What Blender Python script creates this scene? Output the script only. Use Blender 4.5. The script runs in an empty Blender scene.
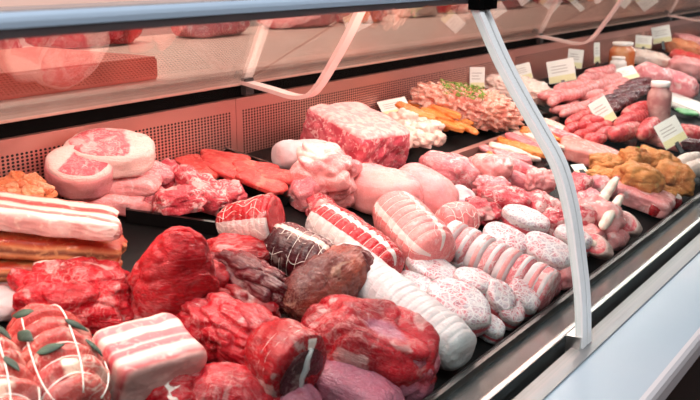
import bpy, bmesh, math, random
import numpy as np
from mathutils import Matrix, Vector

rnd = random.Random(7)
SC = bpy.context.scene
COL = SC.collection

# ------------------------------------------------------------------ camera calibration
F = 900.0                      # focal length in pixels of the 700x400 frame
EYE = 1.5                      # height of the lens above the floor
TH = math.atan2(238.0, F)      # downward pitch
YAW = math.atan2(656.0, math.hypot(F, 238.0))   # the lens looks this far left... the counter runs along +X
_fw = Vector((math.cos(YAW), math.sin(YAW), 0))
FWD = (_fw * math.cos(TH) + Vector((0, 0, -math.sin(TH)))).normalized()
RGT = Vector((math.sin(YAW), -math.cos(YAW), 0))
UPV = RGT.cross(FWD)

def ray(px, py):
    return (RGT * (px - 350) + UPV * (200 - py) + FWD * F) / F

# display bed: a sloping deck, low towards the customer
BY0, BZ0, BY1, BZ1 = 0.54, EYE - 0.585, 1.235, EYE - 0.385
SLOPE = (BZ1 - BZ0) / (BY1 - BY0)
NRM = Vector((0, -SLOPE, 1)).normalized()
def bedz(y): return BZ0 + SLOPE * (y - BY0)
def bed(px, py, h=0.0):
    """point of the bed, raised by h along its normal, that stands at this place of the photo"""
    r = ray(px, py)
    o = Vector((0, 0, EYE))
    p0 = Vector((0, BY0, BZ0)) + NRM * h
    t = (p0 - o).dot(NRM) / r.dot(NRM)
    return o + r * t
def onz(px, py, z):
    r = ray(px, py); return Vector((0, 0, EYE)) + r * ((z - EYE) / r.z)
def ony(px, py, y):
    r = ray(px, py); return Vector((0, 0, EYE)) + r * (y / r.y)
def mpp(p):
    return (p - Vector((0, 0, EYE))).dot(FWD) / F      # metres per pixel at p

# ------------------------------------------------------------------ noise
_rng = np.random.RandomState(3)
_perm = np.concatenate([_rng.permutation(256)] * 3).astype(np.int64)
_g = _rng.normal(size=(256, 3)); _g /= np.linalg.norm(_g, axis=1)[:, None]
def perlin(p):
    i = np.floor(p).astype(np.int64); f = p - i; i &= 255
    u = f * f * f * (f * (f * 6 - 15) + 10)
    out = 0
    for dx in (0, 1):
        for dy in (0, 1):
            for dz in (0, 1):
                h = _perm[_perm[_perm[i[:, 0] + dx] + i[:, 1] + dy] + i[:, 2] + dz] & 255
                d = _g[h]
                v = d[:, 0] * (f[:, 0] - dx) + d[:, 1] * (f[:, 1] - dy) + d[:, 2] * (f[:, 2] - dz)
                w = (u[:, 0] if dx else 1 - u[:, 0]) * (u[:, 1] if dy else 1 - u[:, 1]) * (u[:, 2] if dz else 1 - u[:, 2])
                out = out + v * w
    return out * 1.6
def fbm(p, o=3, per=.5):
    s, a = 0, 1.0
    for k in range(o):
        s = s + a * perlin(p * 2.03 ** k + 17.3 * k); a *= per
    return s
def sm(x, a, b):
    t = np.clip((x - a) / (b - a), 0, 1); return t * t * (3 - 2 * t)

# ------------------------------------------------------------------ meshes
def mesh(name, v, faces, mats, smooth=True, fat=None, fmat=None, memb=None):
    m = bpy.data.meshes.new(name)
    m.from_pydata([tuple(x) for x in v], [], [tuple(f) for f in faces])
    for a in (mats if isinstance(mats, (list, tuple)) else [mats]): m.materials.append(a)
    if smooth: m.polygons.foreach_set('use_smooth', [True] * len(m.polygons))
    for nm, arr in (('fat', fat), ('membrane', memb)):
        if arr is not None:
            at = m.attributes.new(nm, 'FLOAT', 'POINT'); at.data.foreach_set('value', np.asarray(arr, dtype=np.float32))
    if fmat is not None: m.polygons.foreach_set('material_index', list(fmat))
    m.update()
    return m
def link(name, m, parent=None, mw=None):
    o = bpy.data.objects.new(name, m); COL.objects.link(o)
    if parent is not None: o.parent = parent
    if mw is not None: o.matrix_world = mw
    return o
def tag(o, label, cat, group=None):
    o['label'] = label; o['category'] = cat
    if group: o['group'] = group
    return o
def empty(name, label, cat, loc=(0, 0, 0), group=None):
    o = bpy.data.objects.new(name, None); COL.objects.link(o); o.location = loc
    return tag(o, label, cat, group)
def part(name, m, parent, label=None):
    o = link(name, m, parent)
    if label: o['label'] = label
    return o

class MB:
    def __init__(s): s.v = []; s.f = []
    def add(s, v, f):
        b = len(s.v); s.v += [tuple(x) for x in v]; s.f += [tuple(b + i for i in q) for q in f]; return s
    def box(s, lo, hi):
        (a, b, c), (d, e, g) = lo, hi
        return s.add([(a, b, c), (d, b, c), (d, e, c), (a, e, c), (a, b, g), (d, b, g), (d, e, g), (a, e, g)],
                     [(3, 2, 1, 0), (4, 5, 6, 7), (0, 1, 5, 4), (1, 2, 6, 5), (2, 3, 7, 6), (3, 0, 4, 7)])
    def obox(s, M, sx, sy, sz):
        q = [M @ Vector((x * sx / 2, y * sy / 2, z * sz)) for z in (0, 1) for x, y in ((-1, -1), (1, -1), (1, 1), (-1, 1))]
        return s.add(q, [(3, 2, 1, 0), (4, 5, 6, 7), (0, 1, 5, 4), (1, 2, 6, 5), (2, 3, 7, 6), (3, 0, 4, 7)])
    def extr(s, prof, x0, x1):
        """closed profile of (y, z), given clockwise or not, drawn out along x"""
        n = len(prof)
        v = [(x0, y, z) for y, z in prof] + [(x1, y, z) for y, z in prof]
        f = [(i, (i + 1) % n, n + (i + 1) % n, n + i) for i in range(n)] + [tuple(range(n - 1, -1, -1)), tuple(range(n, 2 * n))]
        return s.add(v, f)
    def tube(s, pts, r, n=6, closed=False, flat=None):
        pts = [Vector(p) for p in pts]; N = len(pts); v = []
        ref = None
        for i, p in enumerate(pts):
            a = pts[(i - 1) % N] if (closed or i > 0) else p
            b = pts[(i + 1) % N] if (closed or i < N - 1) else p
            t = (b - a).normalized() if (b - a).length > 1e-9 else Vector((1, 0, 0))
            if ref is None: ref = Vector((0, 0, 1)) if abs(t.z) < .9 else Vector((0, 1, 0))
            u = (ref - t * ref.dot(t)).normalized(); w = t.cross(u); ref = u
            rr = r[i] if isinstance(r, (list, tuple)) else r
            for k in range(n):
                q = 2 * math.pi * k / n
                v.append(p + u * math.cos(q) * rr + w * math.sin(q) * rr)
        f = []
        for i in range(N if closed else N - 1):
            j = (i + 1) % N
            for k in range(n): f.append((i * n + k, i * n + (k + 1) % n, j * n + (k + 1) % n, j * n + k))
        if not closed: f += [tuple(range(n - 1, -1, -1)), tuple((N - 1) * n + k for k in range(n))]
        return s.add(v, f)
    def mesh(s, name, mat, smooth=False):
        bm = bmesh.new()
        m = mesh(name, s.v, s.f, mat, smooth)
        bm.from_mesh(m); bmesh.ops.recalc_face_normals(bm, faces=bm.faces); bm.to_mesh(m); bm.free()
        return m

_ico = {}
def ico(n):
    if n not in _ico:
        bm = bmesh.new(); bmesh.ops.create_icosphere(bm, subdivisions=n, radius=1)
        _ico[n] = (np.array([v.co[:] for v in bm.verts]), [tuple(v.index for v in f.verts) for f in bm.faces]); bm.free()
    return _ico[n]

# ------------------------------------------------------------------ materials
def lin(h):
    h = h.lstrip('#'); c = [int(h[i:i + 2], 16) / 255 for i in (0, 2, 4)]
    return tuple(x / 12.92 if x <= .04045 else ((x + .055) / 1.055) ** 2.4 for x in c) + (1,)
class NT:
    def __init__(s, name):
        s.m = bpy.data.materials.new(name); s.m.use_nodes = True; s.t = s.m.node_tree; s.t.nodes.clear()
        s.out = s.n('ShaderNodeOutputMaterial')
    def n(s, k, **kw):
        o = s.t.nodes.new(k)
        for a, b in kw.items(): setattr(o, a, b)
        return o
    def l(s, a, b): s.t.links.new(a, b)
    def put(s, sock, v):
        if hasattr(v, 'node'): s.l(v, sock)
        else: sock.default_value = v
    def mix(s, f, a, b, mode='MIX'):
        o = s.n('ShaderNodeMix', data_type='RGBA', blend_type=mode)
        s.put(o.inputs[0], f); s.put(o.inputs[6], a); s.put(o.inputs[7], b); return o.outputs[2]
    def math(s, op, a, b=0.0, c=None, clamp=False):
        o = s.n('ShaderNodeMath', operation=op, use_clamp=clamp); s.put(o.inputs[0], a); s.put(o.inputs[1], b)
        if c is not None: s.put(o.inputs[2], c)
        return o.outputs[0]
    def ramp(s, f, a, b, lo=0.0, hi=1.0):
        o = s.n('ShaderNodeMapRange', interpolation_type='SMOOTHSTEP'); s.put(o.inputs[0], f)
        o.inputs[1].default_value = a; o.inputs[2].default_value = b; o.inputs[3].default_value = lo; o.inputs[4].default_value = hi
        return o.outputs[0]
    def coords(s, kind='Object', scale=(1, 1, 1)):
        tc = s.n('ShaderNodeTexCoord'); mp = s.n('ShaderNodeMapping'); mp.inputs['Scale'].default_value = scale
        s.l(tc.outputs[kind], mp.inputs['Vector'])
        oi = s.n('ShaderNodeObjectInfo'); mul = s.math('MULTIPLY', oi.outputs['Random'], 37.0)
        ad = s.n('ShaderNodeVectorMath', operation='ADD'); s.l(mp.outputs[0], ad.inputs[0]); s.l(mul, ad.inputs[1])
        return ad.outputs[0]
    def noise(s, vec, scale, det=3, dist=0.0, rough=.5):
        o = s.n('ShaderNodeTexNoise'); s.l(vec, o.inputs['Vector']); o.inputs['Scale'].default_value = scale
        o.inputs['Detail'].default_value = det; o.inputs['Distortion'].default_value = dist; o.inputs['Roughness'].default_value = rough
        return o.outputs['Fac']
    def vor(s, vec, scale, feature='DISTANCE_TO_EDGE', out='Distance'):
        o = s.n('ShaderNodeTexVoronoi', feature=feature); s.l(vec, o.inputs['Vector']); o.inputs['Scale'].default_value = scale
        return o.outputs[out]
    def attr(s, nm):
        return s.n('ShaderNodeAttribute', attribute_name=nm).outputs['Fac']
    def bsdf(s, col, rough=.4, bump=None, bstr=.3, bdist=.002, metal=0.0, sss=0.0, coat=0.0, spec=.5):
        p = s.n('ShaderNodeBsdfPrincipled')
        s.put(p.inputs['Base Color'], col); s.put(p.inputs['Roughness'], rough); p.inputs['Metallic'].default_value = metal
        p.inputs['Specular IOR Level'].default_value = spec
        if sss:
            p.inputs['Subsurface Weight'].default_value = sss; p.inputs['Subsurface Radius'].default_value = (1, .35, .25); p.inputs['Subsurface Scale'].default_value = .006
        if coat: p.inputs['Coat Weight'].default_value = coat; p.inputs['Coat Roughness'].default_value = .15
        if bump is not None:
            b = s.n('ShaderNodeBump'); b.inputs['Strength'].default_value = bstr; b.inputs['Distance'].default_value = bdist
            s.l(bump, b.inputs['Height']); s.l(b.outputs[0], p.inputs['Normal'])
        s.l(p.outputs[0], s.out.inputs[0]); return p

def meat(name, c1, c2, fat='#f6ded8', marb=.15, ms=55, stretch=(1, 1, 1), rough=.20, bump=.55, bs=160, memb='#a5708a', sss=.10, big=14, fine=.18, coat=.08, fib=.22):
    """muscle: two tones, marbling veins, a fat cap and a silver membrane where the mesh carries them"""
    t = NT(name); c = t.coords('Object', stretch)
    col = t.mix(t.ramp(t.noise(c, big, 3, .4), .28, .76), lin(c1), lin(c2))
    col = t.mix(t.math('MULTIPLY', t.ramp(t.noise(c, bs * 2.2, 4), .5, .72), fine), col, lin(fat))
    fc = t.coords('Object', (stretch[0] * .22, stretch[1], stretch[2]))
    fb = t.noise(fc, 260, 4, .8)
    if fib: col = t.mix(t.math('MULTIPLY', t.ramp(fb, .36, .58, 1, 0), fib), col, t_dark(c2))
    if marb:
        v = t.noise(c, ms, 3, 1.6)
        ln = t.ramp(t.math('ABSOLUTE', t.math('SUBTRACT', v, .5)), .0, .05, 1, 0)
        pat = t.ramp(t.noise(c, ms * .3, 2), .42, .62)
        col = t.mix(t.math('MULTIPLY', t.math('MULTIPLY', ln, pat), min(1, marb * 3)), col, lin(fat))
        bl = t.ramp(t.noise(c, ms * .6, 3, .8), .62 - marb * .35, .70 - marb * .3)
        col = t.mix(t.math('MULTIPLY', bl, min(1, .25 + marb)), col, lin(fat))
    mf = t.attr('membrane')
    col = t.mix(t.math('MULTIPLY', t.ramp(t.math('ADD', mf, t.math('MULTIPLY', t.math('SUBTRACT', t.noise(c, 40, 3), .5), .5)), .35, .75), .8), col, lin(memb))
    ff = t.ramp(t.math('ADD', t.attr('fat'), t.math('MULTIPLY', t.math('SUBTRACT', t.noise(c, 60, 3), .5), .5)), .42, .58)
    col = t.mix(ff, col, t.mix(t.noise(c, 30, 3), lin(fat), t_shift(fat)))
    h = t.math('ADD', t.math('ADD', t.math('MULTIPLY', t.noise(c, bs * 2, 5), .6), t.math('MULTIPLY', t.noise(c, bs * .3, 2), 1.1)), fb)
    t.bsdf(col, t.ramp(t.noise(c, 70, 2), .3, .7, rough - .1, rough + .12), h, min(1, bump * 1.3), .003, sss=sss, coat=coat, spec=.34)
    return t.m
def t_dark(h):
    c = lin(h); return (c[0] * .62, c[1] * .5, c[2] * .5, 1)
def t_shift(h):
    c = lin(h); return (c[0] * .93, c[1] * .78, c[2] * .74, 1)
def stripes(name, axis, stops, distort=.08, ds=25, rough=.35, marb=None, bump=.4):
    """layers across one axis of the piece: stops are (position, colour)"""
    t = NT(name); tc = t.n('ShaderNodeTexCoord'); c = t.coords('Object')
    sp = t.n('ShaderNodeSeparateXYZ'); t.l(tc.outputs['Generated'], sp.inputs[0])
    f = t.math('ADD', sp.outputs[axis], t.math('MULTIPLY', t.math('SUBTRACT', t.noise(c, ds, 3, .5), .5), distort))
    r = t.n('ShaderNodeValToRGB'); r.color_ramp.interpolation = 'LINEAR'
    e = r.color_ramp.elements
    while len(e) > 1: e.remove(e[0])
    e[0].position = stops[0][0]; e[0].color = lin(stops[0][1])
    for p, h in stops[1:]:
        q = e.new(p); q.color = lin(h)
    t.l(f, r.inputs[0]); col = r.outputs[0]
    if marb: col = t.mix(t.math('MULTIPLY', t.ramp(t.noise(c, 90, 3, 1.), .55, .66), .5), col, lin(marb))
    t.bsdf(col, rough, t.noise(c, 150, 4), bump, .002, sss=.1)
    return t.m
def plain(name, h, rough=.5, metal=0.0, bump=0.0, bs=80, h2=None, coat=0.0, spec=.5, sss=0.0):
    t = NT(name); c = t.coords('Object'); col = lin(h)
    if h2: col = t.mix(t.ramp(t.noise(c, bs * .4, 3), .35, .65), lin(h), lin(h2))
    t.bsdf(col, rough, t.noise(c, bs, 4) if bump else None, bump, .002, metal, sss, coat, spec)
    return t.m

M = {}
M['beef'] = meat('beef_red', '#bc1420', '#6e0610', marb=0.05, stretch=(.6, 1, 1), fine=.06)
M['beef_bright'] = meat('beef_bright', '#ce1c28', '#900a14', marb=0.04, ms=40, stretch=(.5, 1, 1), bump=.7, fine=.06)
M['beef_coarse'] = meat('beef_coarse', '#d01a2a', '#880612', marb=0.08, ms=45, bump=1.0, bs=110, fine=.06)
M['beef_dark'] = meat('beef_dark', '#781622', '#360812', marb=0.04, ms=50, stretch=(.5, 1, 1), fat='#e8c8c0', fine=.06)
M['beef_brown'] = meat('beef_brown', '#9a4436', '#4c161a', marb=0.08, ms=60, stretch=(.5, 1, 1), fat='#d9a790', memb='#4c141c', fine=.06)
M['beef_membrane'] = meat('beef_membrane', '#c01a28', '#7c0a16', marb=0.05, ms=35, memb='#b06c80', rough=.25, fine=.06)
M['pork'] = meat('pork_pink', '#e88f92', '#d4626e', fat='#fbe9e4', marb=.20, fib=.18)
M['pork_pale'] = meat('pork_pale', '#ea9f9c', '#dc7a7e', fat='#f8e2dc', marb=.12, bump=.3, fib=.06)
M['pork_red'] = meat('pork_red', '#d8505a', '#b42a3a', fat='#f6d6d0', marb=.26, fib=.18)
M['ham_skin'] = meat('ham_skin', '#f0a09c', '#e6808a', fat='#fbe3dc', marb=0, bump=.15, rough=.3, fib=.06)
M['fat_white'] = meat('fat_white', '#d2c8ca', '#c8b0b2', fat='#dccfd0', marb=0, bump=.3, rough=.4, fib=.06)
M['netted_red'] = meat('netted_red', '#cc1c28', '#980a14', fat='#e2d4d2', marb=.08, bump=.5, fib=.18, fine=.06)
M['netted_pink'] = meat('netted_pink', '#f0928e', '#e47476', fat='#ead8d4', marb=.06, bump=.4, fib=.18)
M['rose_cut'] = meat('rose_cut', '#e66a70', '#d84a58', fat='#f5cfc8', marb=.22)
M['marinade'] = meat('marinade', '#e2504a', '#cc3436', fat='#f6a48c', marb=.10, rough=.22, bump=.4)
M['breaded'] = meat('breaded', '#d98c4c', '#ae5c28', fat='#ecb87c', marb=.15, ms=120, bump=1.2, bs=260, rough=.6, sss=0, fib=.06)
M['seasoned'] = meat('seasoned', '#e58a58', '#cc5c38', fat='#f5c49c', marb=.2, ms=90, bump=.9, rough=.35)
M['orange_strip'] = meat('orange_strip', '#f0954a', '#e07432', fat='#f8bf80', marb=.10, bump=.5)
M['white_bit'] = meat('white_bit', '#f6dccf', '#eec2b4', fat='#ffffff', marb=.1, fib=.06)
M['mince'] = meat('mince', '#eda48c', '#dd7e70', fat='#fbdccb', marb=.35, ms=160, bump=1.2, bs=230)
M['pate_slab'] = meat('pate_slab', '#e3948c', '#d67f78', fat='#f0c0b4', marb=.05, bump=.3, fib=.06)
M['sausage_pink'] = meat('sausage_pink', '#f09a96', '#e27478', fat='#fbdcd2', marb=.08, rough=.25, fib=.06)
M['sausage_red'] = meat('sausage_red', '#dc4c50', '#bd2c36', fat='#f4b4a4', marb=.14, rough=.25)
M['sausage_dark'] = meat('sausage_dark', '#6e2630', '#431620', fat='#9c5a54', marb=.08, rough=.25)
M['sausage_white'] = meat('sausage_white', '#f3e0d6', '#e9c9bc', fat='#ffffff', marb=.05, rough=.3, fib=.06)
M['roulade'] = meat('roulade_meat', '#d25e56', '#b03a3c', fat='#f9dccb', marb=.16, ms=35, bump=.4, fib=.18)
M['rind'] = meat('smoked_bacon', '#dd7a4c', '#c14c38', fat='#f3c39a', marb=.22, ms=30, stretch=(.35, 1, 1), bump=.6)
M['bone'] = plain('bone', '#f4e2d4', .45, bump=.2, h2='#eec4b4')
M['twine'] = plain('twine', '#f4e6de', .7)
M['sage'] = plain('sage_leaf', '#3d5544', .6, bump=.6, h2='#22382e', bs=200)
M['herb'] = plain('herb_green', '#8aa63a', .6, h2='#5d7f2a', bs=200)
M['black_plastic'] = plain('black_plastic', '#0f0c0d', .25)
M['deck'] = plain('deck_steel_dark', '#0d0b0c', .6, spec=.2)
M['steel'] = plain('steel_brushed', '#c9c4c2', .28, metal=1.0)
M['channel'] = plain('channel_steel', '#8c8886', .22, metal=.9)
M['sill'] = plain('sill_grey', '#8d8e90', .35, metal=.5)
M['edge_dim'] = plain('ledge_edge', '#d5cfd2', .35)
M['steel_dark'] = plain('steel_dark', '#5c5858', .35, metal=.8)
M['white_edge'] = plain('white_painted_metal', '#f4f0f0', .3)
M['ledge'] = plain('ledge_laminate', '#a0b3c1', .35, h2='#a9b7c3', bs=8)
M['rail'] = plain('rail_painted', '#b4c6da', .35)
M['rail_under'] = plain('rail_trim', '#595153', .45)
M['rubber'] = plain('black_rubber', '#060505', .9, spec=.05)
M['worktop'] = plain('worktop_stone', '#efcfc0', .3, h2='#e6bfb0', bs=40)
M['board'] = plain('red_board', '#d9705f', .45, h2='#cf6253', bs=25)
M['card'] = plain('card_white', '#f7f3ec', .5)
M['band'] = plain('card_band', '#f0e6b4', .5)
M['ink'] = plain('ink_grey', '#b5aea8', .6)
M['glass_jar'] = plain('jar_contents', '#c8683c', .15, h2='#d89a70', bs=40)
M['lid'] = plain('lid_white', '#f1e7e2', .35)
M['green_card'] = plain('leaf_green', '#8dbf8a', .5, h2='#5da06a')
M['bracket'] = plain('bracket_metal', '#efcfc8', .3, metal=.25)

def caul():
    t = NT('caul_fat'); c = t.coords('Object')
    w = t.n('ShaderNodeVectorMath', operation='ADD'); t.l(c, w.inputs[0])
    nz = t.n('ShaderNodeTexNoise'); t.l(c, nz.inputs['Vector']); nz.inputs['Scale'].default_value = 60
    sc = t.n('ShaderNodeVectorMath', operation='SCALE'); t.l(nz.outputs['Color'], sc.inputs[0]); sc.inputs['Scale'].default_value = .014
    t.l(sc.outputs[0], w.inputs[1])
    web = t.ramp(t.vor(w.outputs[0], 150), .02, .20, 1, 0)
    web2 = t.ramp(t.vor(w.outputs[0], 62), .02, .12, 1, 0)
    web = t.math('MAXIMUM', t.math('MULTIPLY', web, .75), web2)
    base = t.mix(t.ramp(t.noise(c, 32, 3, .6), .40, .60), lin('#cc7680'), lin('#b8a8b0'))
    base = t.mix(t.math('MULTIPLY', t.ramp(t.noise(c, 80, 3), .58, .68), .6), base, lin('#8f6a76'))
    col = t.mix(t.math('MULTIPLY', web, .8), base, lin('#e6dada'))
    ff = t.ramp(t.math('ADD', t.attr('fat'), t.math('MULTIPLY', t.math('SUBTRACT', t.noise(c, 60, 3), .5), .5)), .42, .58)
    col = t.mix(ff, col, lin('#dccbc8'))
    rr = t.ramp(t.math('ADD', t.attr('membrane'), t.math('MULTIPLY', t.math('SUBTRACT', t.noise(c, 60, 3), .5), .5)), .42, .58)
    col = t.mix(rr, col, lin('#e0606a'))
    t.bsdf(col, .3, web, .5, .0015, sss=.1)
    return t.m
M['caul'] = caul()

def mosaic(name, a, b, c3, scale):
    t = NT(name); c = t.coords('Object')
    nz = t.noise(c, scale * .55, 4, 1.2)
    col = t.mix(t.ramp(nz, .38, .55), lin(a), lin(b))
    col = t.mix(t.math('MULTIPLY', t.ramp(t.noise(c, scale, 4, 1.5), .54, .62), .8), col, lin(c3))
    col = t.mix(t.ramp(t.attr('fat'), .4, .7), col, t.mix(t.ramp(t.noise(c, 90, 3), .4, .6), lin('#d88a8a'), lin('#e4b0aa')))
    t.bsdf(col, .35, t.noise(c, scale * 2, 4), .7, .003, sss=.1)
    return t.m
M['block'] = mosaic('marbled_block', '#e0747c', '#cc4e5e', '#f4c0bc', 70)

M['belly'] = stripes('belly_layers', 'Y', [(0, '#d89490'), (.06, '#dc9c96'), (.10, '#c85c60'), (.20, '#e59a96'), (.23, '#e4bcb4'), (.30, '#e2b4ac'), (.34, '#d4505a'), (.41, '#d85c62'), (.44, '#e2aca6'), (.48, '#d4525c'), (.58, '#da5c62'), (.62, '#e4bab2'), (.72, '#e6beb6'), (.76, '#d8626a'), (.86, '#dd7074'), (.90, '#e6bcb4'), (1, '#e2b0a8')], .09, 22, marb='#f0b0a8')
M['bacon_top'] = stripes('bacon_layers', 'Y', [(0, '#d89a94'), (.05, '#e6c4bc'), (.13, '#e6c4bc'), (.18, '#c85452'), (.27, '#dc8880'), (.33, '#ecd0c6'), (.44, '#e6b8ac'), (.5, '#c03434'), (.62, '#c8443e'), (.68, '#e8c0b4'), (.8, '#eccabe'), (.88, '#cc5a50'), (1, '#d87a66')], .22, 14, marb='#f0cabc')
M['bacon_smoked'] = stripes('smoked_layers', 'Z', [(0, '#a8381e'), (.12, '#c9612f'), (.3, '#d48a5c'), (.42, '#7a4230'), (.5, '#93583f'), (.6, '#d99468'), (.7, '#c86038'), (.8, '#a82c1c'), (.9, '#c44a30'), (1, '#e09058')], .30, 16, marb='#e4a878')
M['divider_red_tint'] = plain('divider_steel', '#b08078', .35, metal=.5)  # bare metal; the reddish reflection on it is put into the base colour

def perforated():
    t = NT('perforated_steel'); tc = t.n('ShaderNodeTexCoord'); sp = t.n('ShaderNodeSeparateXYZ'); t.l(tc.outputs['Object'], sp.inputs[0])
    def cell(s, pit): return t.math('MULTIPLY', t.math('SUBTRACT', t.math('FRACT', t.math('DIVIDE', s, pit)), .5), pit)
    a, b = cell(sp.outputs['X'], .0088), cell(sp.outputs['Z'], .0058)
    d = t.math('SQRT', t.math('ADD', t.math('MULTIPLY', a, t.math('MULTIPLY', a, .55)), t.math('MULTIPLY', b, b)))
    hole = t.ramp(d, .0019, .0022, 1, 0)
    zz = t.ramp(sp.outputs['Z'], .092, .0925, 1, 0)
    # plain steel margins beside every seam (panels are 1.3 m wide, origin at a seam)
    fx = t.math('ABSOLUTE', t.math('SUBTRACT', t.math('FRACT', t.math('DIVIDE', sp.outputs['X'], 1.3)), .5))
    xx = t.ramp(fx, .487, .4875, 1, 0)
    hole = t.math('MULTIPLY', t.math('MULTIPLY', hole, zz), xx)
    c = t.coords('Object', (1, 1, 30))
    met = t.n('ShaderNodeBsdfPrincipled'); met.inputs['Metallic'].default_value = .85
    met.inputs['Base Color'].default_value = lin('#e2a094'); met.inputs['Roughness'].default_value = .36  # stainless steel, with the meat's red reflection tinted into its colour
    bl = t.n('ShaderNodeBsdfPrincipled'); bl.inputs['Base Color'].default_value = lin('#0e0606'); bl.inputs['Roughness'].default_value = .8
    mx = t.n('ShaderNodeMixShader'); t.l(hole, mx.inputs[0]); t.l(met.outputs[0], mx.inputs[1]); t.l(bl.outputs[0], mx.inputs[2])
    t.l(mx.outputs[0], t.out.inputs[0]); return t.m
M['perforated'] = perforated()

def glass(name, tint='#f4faf8', gain=1.0):
    t = NT(name); tr = t.n('ShaderNodeBsdfTransparent'); tr.inputs[0].default_value = lin(tint)
    gl = t.n('ShaderNodeBsdfGlossy'); gl.inputs['Roughness'].default_value = .0
    fr = t.n('ShaderNodeFresnel'); ge = t.n('ShaderNodeNewGeometry')
    t.l(t.math('ADD', t.math('MULTIPLY', ge.outputs['Backfacing'], 1 / 1.45 - 1.45), 1.45), fr.inputs[0])   # same mirror from either side of the pane
    mx = t.n('ShaderNodeMixShader'); t.l(t.math('MULTIPLY', fr.outputs[0], gain), mx.inputs[0]); t.l(tr.outputs[0], mx.inputs[1]); t.l(gl.outputs[0], mx.inputs[2])
    t.l(mx.outputs[0], t.out.inputs[0]); return t.m
M['glass'] = glass('clear_glass', gain=.22)
M['glass_rear'] = glass('clear_glass_rear', '#f8f2f0')
M['glass_edge'] = plain('glass_edge_frosted', '#fbfcfd', .35)
def floor_mat():
    t = NT('floor_tile'); c = t.coords('Object')
    br = t.n('ShaderNodeTexBrick'); tc = t.n('ShaderNodeTexCoord'); t.l(tc.outputs['Object'], br.inputs['Vector'])
    br.inputs['Color1'].default_value = lin('#4a2c22'); br.inputs['Color2'].default_value = lin('#53332a'); br.inputs['Mortar'].default_value = lin('#2c1b17')
    br.inputs['Scale'].default_value = 1.0; br.inputs['Brick Width'].default_value = .33; br.inputs['Row Height'].default_value = .33; br.inputs['Mortar Size'].default_value = .006; br.offset = 0
    t.bsdf(br.outputs['Color'], .35); return t.m
M['floor'] = floor_mat()
M['wall'] = plain('wall_tile_pale', '#efd6cc', .35)
M['ceiling'] = plain('ceiling_grey', '#8d8a8a', .8)
M['wall_dim'] = plain('wall_brown', '#5a4a44', .7)

# ------------------------------------------------------------------ placing
def frame(cx, cy, hc, base, ang, tilt=(0, 0)):
    """base frame of a piece whose middle, hc above its underside, shows at (cx, cy); ang 0 = long axis across the view, 54.8 = along the counter"""
    base += .0015
    p = bed(cx, cy, base + hc)
    a = YAW - math.pi / 2 + math.radians(ang)
    x = Vector((math.cos(a), math.sin(a), 0)); x = (x - NRM * x.dot(NRM)).normalized()
    y = NRM.cross(x)
    R = Matrix((x, y, NRM)).transposed()
    R = R @ Matrix.Rotation(math.radians(tilt[0]), 3, 'X') @ Matrix.Rotation(math.radians(tilt[1]), 3, 'Y')
    o = p - (R @ Vector((0, 0, hc)))
    return Matrix.Translation(o) @ R.to_4x4()
def scale_at(cx, cy): return mpp(bed(cx, cy, .03))

_seed = [0]
def lump_mesh(name, L, W, H, mat, k=2.6, amp=.1, freq=1.6, crease=0.0, cfreq=1.4, sub=4, taper=0.0, bend=0.0, flat=.72, fat=None, memb=None, seed=None, dent=None, ztaper=0.0, fibre=0.0, ffreq=9.0, lean=0.0):
    _seed[0] += 1
    sd = (seed if seed is not None else _seed[0]) * 3.77
    d, faces = ico(sub)
    r = (np.abs(d) ** k).sum(1) ** (-1.0 / k)
    p = d * r[:, None]
    q = p * np.array([1, W / L, H / L]) / max(.35, (W / L + H / L) / 2)
    n = fbm(q * freq * .8 + sd, 4, .36)
    s = 1 + amp * n
    if crease:
        rg = 1 - np.abs(perlin(q * np.array([cfreq * .45, cfreq, cfreq]) + sd + 9)) * 2.4
        s = s - crease * .5 * np.clip(rg, 0, 1) ** 3
    p2 = p * s[:, None]
    if dent is not None:
        (dx, dy, dz), rad, dep = dent
        dd = np.sqrt(((p - np.array([dx, dy, dz])) ** 2).sum(1))
        p2 = p2 * (1 - dep * np.exp(-(dd / rad) ** 2) + dep * .55 * np.exp(-((dd - rad * 1.55) / (rad * .38)) ** 2))[:, None]
    if fibre:
        w_ = q * np.array([ffreq * .16, ffreq, ffreq]); w_[:, 1] += .8 * perlin(q * 1.3 + sd); w_[:, 2] += .8 * perlin(q * 1.3 + sd + 5)
        p2 = p2 * (1 + fibre * .6 * (1 - 2.2 * np.abs(perlin(w_ + sd))))[:, None]
    z = p2[:, 2]; p2[:, 2] = np.where(z < -flat, -flat + (z + flat) * .12, z)
    x = p2[:, 0].copy()
    p2[:, 1] *= 1 - taper * x; p2[:, 2] = (p2[:, 2] + flat) * (1 - taper * x) - flat
    p2[:, 1] += bend * (x * x - .4)
    if ztaper or lean:
        zz = (p2[:, 2] + flat) / (1 + flat); p2[:, 0] = p2[:, 0] * (1 - ztaper * zz) + lean * zz; p2[:, 1] *= 1 - ztaper * zz
    v = p2 * np.array([L / 2, W / 2, H / 2])
    v[:, 2] -= v[:, 2].min()
    v[:, 2] *= H / max(1e-6, v[:, 2].max())
    return mesh(name, v, faces, mat, True, None if fat is None else fat(p), None, None if memb is None else memb(p))

def lump(name, label, cat, c, s, ang, mat, base=0, tilt=(0, 0), group=None, **kw):
    u = scale_at(*c)
    L, W, H = (q * u for q in s)
    m = lump_mesh(name, L, W, H, M[mat], **kw)
    o = link(name, m, None, frame(c[0], c[1], H / 2, base * u, ang, tilt))
    tag(o, label, cat, group)
    return o, (L, W, H), u

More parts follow.
